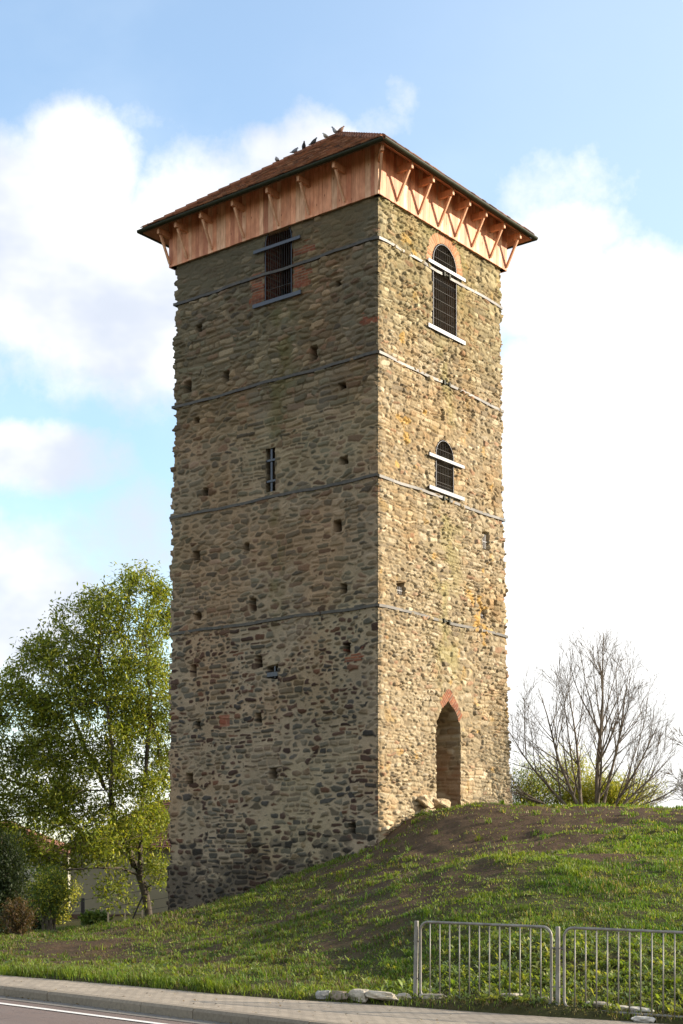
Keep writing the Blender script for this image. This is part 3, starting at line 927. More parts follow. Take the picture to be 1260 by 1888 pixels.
def build_tower():
    root = empty('stone_tower', (TC[0], TC[1], 2.0))
    tag(root, 'tall square rubble stone tower with wooden clad top and red tiled pyramid roof', 'tower')
    DZ = 0.02
    zr = np.arange(TZ0, TZ1 + DZ, DZ)
    nA, nB, nC = 391, 341, 40
    a = np.linspace(1, 0, nA); b = np.linspace(0, 1, nB)
    w1 = W1(zr)[:, None]; w2 = W2(zr)[:, None]
    wA = w1 * a[None, :]; wB = w2 * b[None, :]
    zA = np.repeat(zr[:, None], nA, 1); zB = np.repeat(zr[:, None], nB, 1)
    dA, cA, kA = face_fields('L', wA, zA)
    dB, cB, kB = face_fields('R', wB, zB)
    nL = -TR; nR = -TL
    # arrises: nibble them back irregularly, share the displacement across the near corner
    def nib(z, s):
        zz = z + .05 * fbm(z * 2, z * 0, s + 5, 2)
        return .035 * np.abs(fbm(z * 3.2, z * 0 + s, s, 3)) + .085 * _hash(np.floor(zz / .155), np.floor(zz * 0), s + 2) ** 1.8 + .015 * vnoise(z * 9, z * 0, s + 1)
    share = (dA[:, -1] + dB[:, 0]) / 2 + .03 * (_hash(np.floor(zr / .17 + .3), zr * 0, 233) - .5) - .006
    kk = np.clip(np.arange(nA)[::-1] / 6., 0, 1)[None, :]
    dA = dA * kk + share[:, None] * (1 - kk)
    kk = np.clip(np.arange(nB) / 6., 0, 1)[None, :]
    dB = dB * kk + share[:, None] * (1 - kk)
    XA = TC + TL * wA[..., None] + nL * dA[..., None]
    XB = TC + TR * wB[..., None] + nR * dB[..., None]
    # round the near corner slightly, by stone
    bev = (nib(zr, 201) + .004)[:, None]
    fa = np.exp(-(wA / .085) ** 2) * bev; XA = XA + TR * (fa)[..., None]
    fb = np.exp(-(wB / .085) ** 2) * bev; XB = XB + TL * (fb)[..., None]
    # far arrises
    bl = nib(zr, 211)[:, None] * 1.6 + .23 * np.exp(-((zr - 15.42) / .16) ** 4)[:, None] + .25 * np.exp(-((zr - 2.5) / .3) ** 4)[:, None]
    fl = np.exp(-((w1 - wA) / .10) ** 2) * bl; XA = XA - TL * fl[..., None] + TR * (fl * .3)[..., None]
    br_ = nib(zr, 221)[:, None] * 1.9
    fr = np.exp(-((w2 - wB) / .10) ** 2) * br_; XB = XB - TR * fr[..., None] + TL * (fr * .3)[..., None]
    # back faces, coarse
    cC = np.linspace(0, 1, nC + 1)[1:]
    PB = XB[:, -1]; PL = XA[:, 0]
    far = TC + TL * w1 + TR * w2
    XC = PB[:, None] * (1 - cC)[None, :, None] + far[:, None] * cC[None, :, None]
    cD = np.linspace(0, 1, nC + 1)[1:-1]
    XD = far[:, None] * (1 - cD)[None, :, None] + PL[:, None] * cD[None, :, None]
    jit = RNG.normal(0, .012, XC.shape); XC = XC + jit
    XD = XD + RNG.normal(0, .012, XD.shape)
    XY = np.concatenate([XA, XB[:, 1:], XC, XD], 1)
    nrow, ncol = XY.shape[:2]
    zj = np.repeat(zr[:, None], ncol, 1)
    Cc = np.concatenate([cA, cB[:, 1:], np.broadcast_to(np.array([.27, .22, .15]), XC.shape[:2] + (3,)), np.broadcast_to(np.array([.2, .17, .12]), XD.shape[:2] + (3,))], 1)
    cut = np.concatenate([kA, kB[:, 1:], np.zeros(XC.shape[:2], bool), np.zeros(XD.shape[:2], bool)], 1)
    idx = np.arange(nrow * ncol).reshape(nrow, ncol)
    nx = np.roll(idx, -1, 1)
    cn = np.roll(cut, -1, 1)
    F = np.stack([idx[:-1], nx[:-1], nx[1:], idx[1:]], -1)
    rm = cut[:-1] & cn[:-1] & cn[1:] & cut[1:]
    F = F[~rm]
    V = np.concatenate([XY, zj[..., None]], -1).reshape(-1, 3)
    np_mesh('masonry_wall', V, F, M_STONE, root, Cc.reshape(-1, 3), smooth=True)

    # ---- reveals of the openings
    def fp(side, w, z, out):
        d, n = (TL, -TR) if side == 'L' else (TR, -TL)
        p = TC + d * w + n * out
        return Vector((p[0], p[1], z))

    def outline(o, grow=0.0, step=.03):
        w0, w1_, z0, zs, kind = o
        w0 -= grow; w1_ += grow; z0 -= grow
        pts = []
        if kind == 'rect':
            zs += grow
            ring = [(w0, z0), (w0, zs), (w1_, zs), (w1_, z0)]
        elif kind == 'round':
            c = (w0 + w1_) / 2; r = (w1_ - w0) / 2
            ring = [(w0, z0)] + [(c - r * math.cos(x), zs + r * math.sin(x)) for x in np.linspace(0, math.pi, 25)] + [(w1_, z0)]
        else:
            c = (w0 + w1_) / 2; hw = (w1_ - w0) / 2
            ring = [(w0, z0), (w0, zs), (w0 + hw * .42, zs + .34), (c, zs + .68 + grow), (w1_ - hw * .42, zs + .34), (w1_, zs), (w1_, z0)]
        ring.append(ring[0])
        for i in range(len(ring) - 1):
            p, q = np.array(ring[i]), np.array(ring[i + 1])
            L = np.hypot(*(q - p)); m = max(1, int(L / step))
            for k in range(m):
                pts.append(p + (q - p) * k / m)
        return np.array(pts)

    def reveal(side, o, depth, seed, gain=1.0, brick=False):
        P = outline(o, .012)
        n = len(P)
        seg = np.hypot(*(np.roll(P, -1, 0) - P).T); arc = np.concatenate([[0], np.cumsum(seg)[:-1]])
        dep = np.arange(0, depth + .001, .03)
        S, D = np.meshgrid(arc, dep)
        if brick:
            bc, bid = brick_zone(D, S, seed, 0)
            disp = bc * .012 + .008 * fbm(D * 9, S * 9, seed, 2); col = pick(BRICK, bid) * .8 * bc[..., None] + np.array([.2, .16, .11]) * (1 - bc)[..., None]
        else:
            d_, Ps, lx, ly = coursed(D, S, seed, lambda q: (.09, .2), lambda q: (.15, .5), -.2, depth + .2, .03, .02)
            disp, cov = relief_of(D, S, d_, Ps, lx, ly, seed, .024, .1)
            col = (pick(PAL_R, Ps[..., 7]) * .78 * (.7 + .5 * Ps[..., 1])[..., None]) * cov[..., None] + np.array([.30, .24, .16]) * (1 - cov)[..., None]
            redd = sstep(.1, .5, fbm(D * 1.2, S * 1.2, seed + 40, 2))[..., None] * .6
            col = col * (1 - redd) + np.array([.26, .15, .085]) * redd
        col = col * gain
        cen = P.mean(0)
        tang = np.roll(P, -1, 0) - np.roll(P, 1, 0); tang /= np.hypot(*tang.T)[:, None] + 1e-9
        nrm = np.stack([tang[:, 1], -tang[:, 0]], 1)
        flip = np.sign(((cen - P) * nrm).sum(1)); nrm *= flip[:, None]
        disp = disp * sstep(0, .05, D)
        Q = P[None] + nrm[None] * disp[..., None]
        d, nn = (TL, -TR) if side == 'L' else (TR, -TL)
        XYr = TC + d * Q[..., :1] + nn * (.012 - D[..., None])
        V = np.concatenate([XYr, Q[..., 1:]], -1).reshape(-1, 3)
        idx = np.arange(S.size).reshape(S.shape); nx = np.roll(idx, -1, 1)
        F = np.stack([idx[:-1], nx[:-1], nx[1:], idx[1:]], -1).reshape(-1, 4)
        return V, F, col.reshape(-1, 3)

    for side, o, dep, nm, br in (('R', OPEN_R[2], 1.9, 'door_passage', False), ('R', OPEN_R[0], 1.2, 'window_reveal', False), ('R', OPEN_R[1], 1.1, 'window_reveal', False), ('L', OPEN_L[0], .75, 'window_reveal', True), ('L', OPEN_L[1], .7, 'window_reveal', False)):
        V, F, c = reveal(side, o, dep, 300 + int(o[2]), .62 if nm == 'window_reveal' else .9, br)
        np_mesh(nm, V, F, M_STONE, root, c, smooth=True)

    # ---- windows: steel frame, fine grille, cross bars standing proud of the wall
    def window(side, o, bars, rails, cross, dense=()):
        w0, w1_, z0, zs, kind = o
        P = outline(o, -.055, .08)
        mb = MB()
        mb.tube([fp(side, p[0], p[1], .012) for p in P], .015, 6, closed=True)
        fr = mb.build('window_frame', M_PAINT, root, smooth=True)
        g = MB()
        c = (w0 + w1_) / 2; hw = (w1_ - w0) / 2 - .03
        for i in range(1, bars):
            w = w0 + .03 + (w1_ - w0 - .06) * i / bars
            zt = zs + math.sqrt(max(0, hw * hw - (w - c) ** 2)) if kind == 'round' else zs - .02
            g.tube([fp(side, w, z0 + .03, -.05), fp(side, w, zt, -.05)], .0062, 5)
        for z in rails:
            ww = hw if z <= zs else math.sqrt(max(.001, hw * hw - (z - zs) ** 2))
            g.beam(fp(side, c - ww, z, -.035), fp(side, c + ww, z, -.035), (0, 0, 1), .010, .010)
        for (za, zb) in dense:
            for i in range(1, bars * 2):
                w = w0 + .03 + (w1_ - w0 - .06) * i / (bars * 2)
                g.tube([fp(side, w, za, -.03), fp(side, w, zb, -.03)], .006, 4)
        g.build('grille', M_GRILLE, fr)
        for (z, ext, h, off) in cross:
            x = MB()
            x.beam(fp(side, w0 - ext, z, off), fp(side, w1_ + ext, z, off), (0, 0, 1), h, .035)
            for w in (w0 - ext * .75, w1_ + ext * .75):
                x.beam(fp(side, w, z, -.02), fp(side, w, z, off), (0, 0, 1), .03, .03)
            x.build('cross_bar', M_PAINT, fr, bevel=.004)

    window('R', OPEN_R[0], 13, [17.62, 17.9, 18.18, 18.46, 18.74, 19.35, 19.6], [(19.07, .3, .10, .09), (17.25, .3, .115, .09)], dense=((18.62, 18.74),))
    window('R', OPEN_R[1], 11, [12.93, 13.02, 13.28, 13.5, 13.95], [(13.65, .4, .095, .09), (12.73, .4, .115, .09)], dense=((12.80, 12.93),))
    window('L', OPEN_L[0], 12, [18.5, 18.95, 19.75], [(19.64, .33, .09, .09), (18.1, .36, .11, .09)])
    sl = MB()
    sl.beam(fp('L', 3.80, 12.74, -.06), fp('L', 3.80, 13.98, -.06), TL.tolist() + [0], .07, .03)
    for z in (13.64, 13.05):
        sl.beam(fp('L', 3.56, z, -.03), fp('L', 4.02, z, -.03), (0, 0, 1), .055, .03)
    sl.build('slit_bars', M_PAINT, root)
    pb = MB()
    pb.beam(fp('L', 3.52, 7.55, .0), fp('L', 3.92, 7.55, .0), (0, 0, 1), .12, .04)
    pb.beam(fp('L', 3.66, 7.46, -.04), fp('L', 3.66, 7.78, -.04), TL.tolist() + [0], .05, .03)
    pb.build('hole_bracket', M_PAINT, root)
    for (w, z, h, wd) in ((5.24, 11.75, .42, .012), (.95, 9.64, .2, .012), (5.13, 9.55, .18, .010)):
        gb = MB()
        for k in range(3):
            gb.tube([fp('R', w + k * .07, z - h / 2, -.03), fp('R', w + k * .07, z + h / 2, -.03)], wd * .7, 6)
        gb.beam(fp('R', w - .05, z, -.03), fp('R', w + .2, z, -.03), (0, 0, 1), .02, .01)
        gb.build('hole_grate', M_PAINT, root)

    # ---- iron bands round the tower
    for bi, z in enumerate((18.94, 15.86, 12.57, 9.09)):
        wl, wr = float(W1(z)), float(W2(z))
        path = []
        off = .034
        for w in np.linspace(wl - .03, .0, 22): path.append((TC + TL * w - TR * (off + .006 * math.sin(w * 5 + bi)), z + .018 * math.sin(w * 1.7 + bi) + .008 * math.sin(w * 5.1)))
        left_n = len(path)
        gap = 3.2
        pA = [(TC + TR * w - TL * (off + .006 * math.sin(w * 4 + bi)), z + .018 * math.sin(w * 1.5 + bi * 2) + .008 * math.sin(w * 4.3)) for w in np.linspace(.0, gap - .12, 10)]
        pB = [(TC + TR * w - TL * (off + .006 * math.sin(w * 4 + bi)), z - .01 + .018 * math.sin(w * 1.5 + bi * 2)) for w in np.linspace(gap + .12, wr - .03, 10)]
        corner = [(TC + TL * wl + TR * wr + (TL + TR) * .04, z)]
        end = [(TC + TR * (wr + .05) + TL * 0.1, z)]
        loop = pB + [(TC + TR * (wr + .03) + TL * wl * .5, z)] + corner + [(TC + TL * (wl + .03) + TR * wr * .5, z)] + path + pA

        def ribbon(pts, h=.038, th=.018):
            mb = MB()
            ps = [Vector((p[0][0], p[0][1], p[1])) for p in pts]
            rings = []
            for i, p in enumerate(ps):
                d = ps[min(i + 1, len(ps) - 1)] - ps[max(i - 1, 0)]
                s = Vector((d.y, -d.x, 0)).normalized()
                rings += [p - s * th - Vector((0, 0, h)), p + s * th - Vector((0, 0, h)), p + s * th + Vector((0, 0, h)), p - s * th + Vector((0, 0, h))]
            fs = []
            for i in range(len(ps) - 1):
                for k in range(4):
                    fs.append((i * 4 + k, i * 4 + (k + 1) % 4, i * 4 + 4 + (k + 1) % 4, i * 4 + 4 + k))
            fs += [(0, 3, 2, 1), tuple(len(rings) - 4 + k for k in range(4))]
            mb.add(rings, fs)
            return mb
        band = ribbon(loop).build('iron_band', M_BAND, root)
        c = MB()
        p0 = fp('R', gap - .2, z, .05); p1_ = fp('R', gap + .2, z - .01, .05)
        c.tube([p0, p1_], .018, 8)
        for w in (gap - .13, gap + .13):
            c.box(fp('R', w, z - .005, .06), Vector((*(TR * .03), 0)), Vector((*(-TL * .035), 0)), (0, 0, .06))
        c.tube([fp('R', gap - .06, z, .05), fp('R', gap + .06, z, .05)], .034, 6)
        c.build('turnbuckle', M_GUTTER, band)

    # ---- wooden cladding below the roof
    zc0, zc1 = 20.06, 21.42
    def boards(name, P0, d, n, length, seed):
        rng = random.Random(seed)
        mb = MB()
        w = 0.0
        while w < length - .02:
            bw = min(rng.choice((.13, .15, .17, .19)), length - w)
            k = rng.uniform(.82, 1.16); h = rng.random()
            base = (.70, .305, .165) if h < .5 else ((.76, .42, .25) if h < .8 else (.52, .20, .105))
            mb.tint = tuple(c * k for c in base)
            a = P0 + d * (w + .003); b = P0 + d * (w + bw - .003)
            o = rng.uniform(0, .005)
            zb = zc0 + rng.uniform(-.004, .004)
            q = [a + n * (.085 + o), b + n * (.085 + o), b + n * (.115 + o), a + n * (.115 + o)]
            mb.hexa([(p[0], p[1], zb) for p in q] + [(p[0], p[1], zc1) for p in q])
            w += bw
        # bottom board closing the gap to the wall
        mb.tint = (.42, .27, .18)
        q = [P0 - n * .12, P0 + d * length - n * .12, P0 + d * length + n * .083, P0 + n * .083]
        mb.hexa([(p[0], p[1], zc0 + .012) for p in q] + [(p[0], p[1], zc0 + .04) for p in q])
        return mb.build(name, M_WOOD, root)
    wl, wr = 7.6, 6.24
    cl = .1
    boards('wall_cladding', TC + TL * (wl + .115), -TL, -TR, wl + .115 + .118, 1)
    boards('wall_cladding', TC - TR * .086, TR, -TL, wr + .2, 2)
    boards('wall_cladding', TC + TR * wr - TL * .1, TL, TR, wl + .2, 3)
    boards('wall_cladding', TC + TL * wl - TR * .1, TR, TL, wr + .2, 4)

    # ---- joist ends and struts
    EO = .62
    ZJ = 20.98

    def strut_at(side, w, diag=False):
        d, n = (TL, -TR) if side == 'L' else (TR, -TL)
        if diag:
            n = (-TL - TR) / math.sqrt(2); d = (TL - TR) / math.sqrt(2)
        base = TC + d * w if not diag else TC.copy()
        k = 1.0 if not diag else 1.30
        off = .118 if not diag else .165
        j = MB(); kk = random.uniform(.9, 1.1)
        j.tint = (.55 * kk, .27 * kk, .145 * kk)
        a = base + n * off; b = base + n * (EO * k + .01)
        j.beam((a[0], a[1], ZJ), (b[0], b[1], ZJ), (d[0], d[1], 0), .085, .17)
        j.build('joist_end', M_WOOD, root)
        s = MB(); kk = random.uniform(.95, 1.12)
        s.tint = (.62 * kk, .34 * kk, .20 * kk)
        f = base + n * (off + .012); e = base + n * (EO * k - .10)
        s.beam((f[0], f[1], 20.15), (e[0], e[1], ZJ - .095), (d[0], d[1], 0), .055, .07)
        s.build('strut', M_WOOD, root)
    for w in (1.03, 2.27, 3.4, 4.7, 5.95, 6.95): strut_at('L', w)
    for w in (.72, 1.73, 2.7, 3.55, 4.42, 5.4): strut_at('R', w)
    strut_at('L', wl + .06); strut_at('R', wr + .06)
    strut_at('L', 0, True)

    # ---- roof: tiled tent roof
    e = .66
    ze = 21.08; za = 24.05
    cor = [TC - TL * e - TR * e, TC + TR * (wr + e) - TL * e, TC + TR * (wr + e) + TL * (wl + e), TC + TL * (wl + e) - TR * e]
    apex = TC + TL * wl / 2 + TR * wr / 2
    A3 = Vector((apex[0], apex[1], za))
    roof = MB()
    rng = random.Random(4)
    for i in range(4):
        c0 = Vector((*cor[i], ze)); c1 = Vector((*cor[(i + 1) % 4], ze))
        mid = (c0 + c1) / 2
        L = (c1 - c0).length; d = (c1 - c0) / L
        up = A3 - mid; up = up - d * up.dot(d)
        SL = up.length; up.normalize()
        n = d.cross(up).normalized()
        if n.z < 0: n = -n
        foot = A3 - up * SL
        m0 = (foot - c0).dot(d)
        rows = int(SL / .165)
        pitch = SL / rows
        for r in range(rows):
            v0 = r * pitch
            lo = v0 / SL * m0; hi = L - v0 / SL * (L - m0)
            wdt = .19
            x = lo + (r % 2) * wdt * .5 - wdt * .5
            # bellcast at the eaves
            lift = .10 * max(0, 1 - v0 / 1.3) ** 2
            while x < hi:
                xa, xb = max(x + .003, lo), min(x + wdt - .003, hi)
                if xb - xa > .03:
                    k = rng.uniform(.55, 1.3)
                    h = rng.random()
                    base = (.275, .112, .056) if h < .55 else ((.34, .17, .095) if h < .8 else (.15, .075, .048))
                    roof.tint = tuple(q * k for q in base)
                    o = rng.uniform(0, .014)
                    v1 = min(v0 + pitch * 1.7, SL)
                    lo1 = v1 / SL * m0; hi1 = L - v1 / SL * (L - m0)
                    xa1, xb1 = max(xa, lo1), min(xb, hi1)
                    if xb1 - xa1 < .01: xa1 = xb1 = (xa + xb) / 2; xb1 += .004
                    p = lambda xx, vv, hh: c0 + d * xx + up * vv + n * hh
                    t0 = .05 + o + lift; t1 = .024 + o * .3 + .10 * max(0, 1 - v1 / 1.3) ** 2
                    roof.hexa([p(xa, v0 - .02, t0 - .022), p(xb, v0 - .02, t0 - .022), p(xb1, v1, t1 - .02), p(xa1, v1, t1 - .02),
                               p(xa, v0 - .02, t0), p(xb, v0 - .02, t0), p(xb1, v1, t1), p(xa1, v1, t1)])
                x += wdt
        # hip tiles
        h0 = c0 + (A3 - c0).normalized() * .02 + Vector((0, 0, .085)); nn = 18
        for k in range(nn):
            a_ = h0.lerp(A3 + Vector((0, 0, .05)), k / nn); b_ = h0.lerp(A3 + Vector((0, 0, .05)), (k + 1.12) / nn)
            kk = rng.uniform(.7, 1.15)
            roof.tint = (.24 * kk, .10 * kk, .055 * kk)
            roof.tube([a_ + Vector((0, 0, .012)), b_], [.095, .075], 8)
    ro = roof.build('tiled_roof', M_TILE, root)
    # sarking and soffit: closed board deck under the tiles
    sf = MB(); sf.tint = (.40, .20, .125)
    inner = []
    low = [Vector((c[0], c[1], ze - .0)) for c in cor]
    low2 = [Vector((c[0], c[1], ze - .035)) for c in cor]
    sf.add(low + [A3 - Vector((0, 0, .02))], [(0, 1, 4), (1, 2, 4), (2, 3, 4), (3, 0, 4)])
    sf.add(low2 + [A3 - Vector((0, 0, .09))], [(1, 0, 4), (2, 1, 4), (3, 2, 4), (0, 3, 4)])
    sf.add(low + low2, [(0, 4, 5, 1), (1, 5, 6, 2), (2, 6, 7, 3), (3, 7, 4, 0)])
    sf.build('roof_deck', M_SOFF, root)
    for i in range(4):
        c0 = cor[i]; c1 = cor[(i + 1) % 4]
        dd = (c1 - c0); L = np.hypot(*dd); dd = dd / L; nn = np.array([dd[1], -dd[0]])
        if nn @ (c0 - apex) < 0: nn = -nn
        g = MB(); prof = []
        for k in range(9):
            aa = math.pi * (k / 8)
            prof.append((.075 - .075 * math.cos(aa), -.075 * math.sin(aa)))
        prof += [(x * .93 + .005, y * .9) for x, y in reversed(prof)]
        vs = []
        for (q, ext) in ((c0 - dd * .10, 0), (c1 + dd * .10, 1)):
            for (x, y) in prof:
                p = q + nn * (.012 + x)
                vs.append((p[0], p[1], ze + .03 + y))
        m = len(prof)
        g.add(vs, [(k, (k + 1) % m, (k + 1) % m + m, k + m) for k in range(m)] + [tuple(range(m - 1, -1, -1)), tuple(range(m, 2 * m))])
        g.build('gutter', M_GUTTER, root)
    reparent(root)
    # sub-parts sit under parts that have identity transforms, so they need no correction
    return root, cor, A3, ze


tower, CORN, APEX, ZE = build_tower()

# stone blocks lying at the foot of the sunlit face
def rock(name, size, seed, mat, tint, squash=(1, 1, 1), flat=.25, parent=None):
    rng = np.random.default_rng(seed)
    import bmesh
    bm = bmesh.new()
    for k in range(22):
        p = rng.uniform(-.5, .5, 3); q = p / (np.abs(p).max() + 1e-6) * .5
        bm.verts.new(p * .25 + q * .75 * rng.uniform(.82, 1.0))
    r_ = bmesh.ops.convex_hull(bm, input=bm.verts)
    bmesh.ops.delete(bm, geom=[v for v in bm.verts if not v.link_faces], context='VERTS')
    bmesh.ops.subdivide_edges(bm, edges=bm.edges, cuts=4, use_grid_fill=True)
    bmesh.ops.triangulate(bm, faces=bm.faces)
    for v in bm.verts:
        p = np.array(v.co)
        q = p / (np.linalg.norm(p) + 1e-9) * .55
        p = p * (1 - flat) + q * flat
        n = fbm(np.array([p[0] * 3 + seed + p[2] * 2.3]), np.array([p[1] * 3 - p[2] * 2.7]), seed, 4)[0]
        n2 = fbm(np.array([p[0] * 8 + seed + p[2] * 5]), np.array([p[1] * 8 - p[2] * 6]), seed + 3, 3)[0]
        p = p * (1 + .26 * n + .11 * n2)
        v.co = Vector(p * np.array(size))
    me = bpy.data.meshes.new(name)
    bm.to_mesh(me); bm.free()
    at = me.color_attributes.new('tint', 'FLOAT_COLOR', 'POINT')
    c = np.ones((len(me.vertices), 4), np.float32)
    co = np.array([v.co for v in me.vertices])
    kv = (.72 + .5 * (.5 + .5 * fbm(co[:, 0] * 9 + seed, co[:, 1] * 9 + co[:, 2] * 7, seed, 3)))[:, None]
    c[:, :3] = np.array(tint) * kv
    at.data.foreach_set('color', c.ravel())
    return link(name, me, mat, parent)


M_ROCK = tint_mat('pale_rock', .9, 16, .4, .6, .02, .15)
for i, (w, z, sx, sz, out, lab) in enumerate([
        (2.02, 3.9, .62, .36, .16, 'pale squared stone block at the wall foot, left one of the pair beside the doorway'),
        (2.72, 3.84, .66, .36, .20, 'pale squared stone block touching the left foot of the arched doorway'),
        (2.1, 3.56, .6, .3, .22, 'low stone block half sunk in soil under the pair beside the doorway'),
        (2.85, 3.52, .55, .2, .30, 'flat pale stone slab lying in front of the doorway blocks')]):
    p = TC + TR * w - TL * out
    o = rock('stone_block', (sx, .42, sz), 40 + i, M_ROCK, (.40, .305, .19), flat=.22)
    o.location = (p[0], p[1], z)
    o.rotation_euler = (0, random.uniform(-.05, .05), math.atan2(TR[1], TR[0]) + random.uniform(-.12, .12))
    tag(o, lab, 'stone block', 'stone blocks at the foot of the tower')

# ------------------------------------------------------------------ pigeons on the hip
def make_pigeon(dark, mid):
    """body lofted along a spine: tail to head, +x forward"""
    rings = [(-.185, .010, .030, .007), (-.14, .028, .034, .014), (-.095, .052, .050, .038), (-.05, .080, .068, .062), (0.0, .105, .078, .074), (.042, .128, .070, .072), (.072, .158, .052, .056),
             (.088, .186, .038, .041), (.098, .209, .032, .033), (.108, .226, .031, .031), (.122, .236, .025, .024), (.138, .233, .011, .011)]
    vs, cs, fs = [], [], []
    n = 12
    for i, (x, z, ry, rz) in enumerate(rings):
        for k in range(n):
            a = 2 * math.pi * k / n
            vs.append((x - math.sin(a) * rz * (.35 if 5 <= i <= 8 else 0), math.cos(a) * ry, z + math.sin(a) * rz))
            wing = abs(math.cos(a)) > .5 and 1 <= i <= 5
            cs.append(mid if wing else dark)
    for i in range(len(rings) - 1):
        for k in range(n):
            fs.append((i * n + k, i * n + (k + 1) % n, (i + 1) * n + (k + 1) % n, (i + 1) * n + k))
    fs.append(tuple(range(n - 1, -1, -1))); fs.append(tuple((len(rings) - 1) * n + k for k in range(n)))
    return vs, fs, cs


M_FEATHER = tint_mat('feathers', .8, 60, .2, .2, .003, .2)
M_BEAK = noise_mat('beak_and_feet', (.25, .10, .08), (.16, .08, .07), 20, .6, 0)
hipA = Vector((*CORN[3], ZE + .16)); hipB = APEX + Vector((0, 0, .12)); hipC = Vector((*CORN[0], ZE + .16))
PG = [(.685, 1, R(110), (.34, .31, .29), (.22, .20, .19), 1.0, 'pale grey pigeon on the roof hip, lowest of the row'),
      (.775, 1, R(25), (.10, .11, .13), (.17, .18, .20), 1.0, 'grey pigeon in side view, second from the bottom on the roof hip'),
      (.822, 1, R(-80), (.035, .035, .04), (.055, .055, .06), .97, 'black pigeon sitting upright on the roof hip below the hunched dark one'),
      (.872, 1, R(-15), (.045, .042, .045), (.075, .07, .07), .97, 'dark hunched pigeon in the middle of the row on the roof hip'),
      (.935, 1, R(150), (.40, .36, .31), (.30, .26, .22), .95, 'pale beige pigeon on the upper roof hip below the pair at the peak'),
      (.985, 1, R(185), (.20, .22, .26), (.42, .43, .45), 1.05, 'blue grey pigeon with pale wing at the roof peak, left of the pair'),
      (.985, 2, R(10), (.15, .085, .06), (.20, .12, .085), 1.0, 'brown pigeon at the roof peak, right of the pair')]
for i, (f, hp, rz, dk, md, sc, lab) in enumerate(PG):
    p = hipA.lerp(hipB, f) if hp == 1 else hipB.lerp(hipC, .055)
    pg = empty('pigeon', p, rz)
    tag(pg, lab, 'pigeon', 'pigeons perched on the roof')
    vs, fs, cs = make_pigeon(dk, md)
    mb = MB()
    mb.v = [tuple(q) for q in vs]; mb.f = fs; mb.c = cs
    mb.build('body', M_FEATHER, pg, smooth=True)
    bk = MB(); bk.tube([(.134, 0, .231), (.164, 0, .222)], [.009, .002], 6); bk.build('beak', M_BEAK, pg)
    for s in (-1, 1):
        lg = MB(); lg.tube([(.0, s * .025, .055), (.005, s * .027, -.01)], .006, 6)
        lg.tube([(-.015, s * .027, -.012), (.035, s * .03, -.012)], .005, 5)
        lg.build('leg', M_BEAK, pg)
    pg.scale = (sc * .84,) * 3

# ------------------------------------------------------------------ railing by the pavement
def build_railing():
    def q(s, z, off=0.0):
        p = P1 + U * s + N * off
        return Vector((p[0], p[1], float(zplane(s)) + z))
    root = empty('metal_railing', q(0, 0))
    tag(root, 'grey tubular steel railing with vertical bars at the edge of the grass bank', 'railing')
    H = 1.135
    for k in range(3):
        s = 2.045 * k
        m = MB()
        lean = (.028, 0.0, 0.0)[k]
        m.beam(q(s, -.35), q(s + lean, H), tuple(U) + (0,), .05, .05)
        m.build('post', M_STEEL, root, bevel=.008)
    for k in range(2):
        s0 = 2.045 * k + .085; s1 = 2.045 * k + 1.955
        z0, z1, r = .085, 1.125, .12
        pts = []
        for (cs, cz, a0) in ((s1 - r, z1 - r, 90), (s1 - r, z0 + r, 0), (s0 + r, z0 + r, -90), (s0 + r, z1 - r, -180)):
            for j in range(7):
                a = R(a0 - 15 * j)
                pts.append(q(cs + r * math.cos(a), cz + r * math.sin(a)))
        m = MB(); m.tube(pts, .0185, 10, closed=True)
        fr = m.build('panel_frame', M_STEEL, root, smooth=True)
        for j in range(1, 13):
            s = s0 + (s1 - s0) * j / 13
            b = MB(); b.tube([q(s, z0), q(s, z1)], .0088, 8)
            b.build('bar', M_STEEL, fr, smooth=True)
        for s in (s0 - .05, s1 + .05):
            for z in (.36, .86):
                b = MB(); b.tube([q(s - .05, z), q(s + .05, z)], .008, 6)
                b.build('bolt', M_STEEL, fr)
    reparent(root)


build_railing()

# rubble along the edge of the pavement
def place_rock(px_s, t, size, seed, lab, rz=0, sink=.3, tint=(.36, .315, .25), flat=.15):
    p = P1 + U * px_s + N * t
    o = rock('rubble_stone', size, seed, M_ROCK, tint, flat=flat)
    zz = max(gz(p[0], p[1]), float(zplane(px_s)) - .02)
    o.location = (p[0], p[1], zz + size[2] * (.5 - sink) * .8)
    o.scale = (1.12, 1, .78)
    o.rotation_euler = (random.uniform(-.08, .08), random.uniform(-.08, .08), math.atan2(U[1], U[0]) + rz)
    return tag(o, lab, 'stone', 'pale rubble along the pavement edge')


place_rock(-1.26, .28, (.18, .16, .16), 61, 'grey white round rubble stone at the left end of the rubble row', .3, .2, (.27, .26, .24))
place_rock(-1.02, .25, (.28, .24, .17), 62, 'brownish rubble block second from the left end of the rubble row', .1, .25, (.22, .175, .13))
place_rock(-.72, .18, (.36, .26, .22), 63, 'pale jagged rubble lump standing highest in the rubble row', -.2, .2)
place_rock(-.38, .18, (.42, .3, .2), 64, 'long flat cream rubble slab in the middle of the rubble row', .15, .25, (.42, .37, .29))
place_rock(-.02 - .12, .05, (.2, .18, .14), 65, 'small cream rubble stone touching the foot of the left railing post', .5, .3)
place_rock(.25, -.02, (.34, .18, .13), 66, 'low pale stone under the bottom rail of the left panel beside the end post', .1, .35)
place_rock(1.35, -.12, (.26, .16, .12), 67, 'pale stone lying under the middle of the left railing panel', .2, .3)
place_rock(1.85, -.1, (.2, .15, .12), 68, 'small pale stone under the railing just left of the middle post', .4, .3)
place_rock(2.55, -.14, (.3, .16, .13), 69, 'rounded pale stone under the right panel close to the middle post', .1, .3)
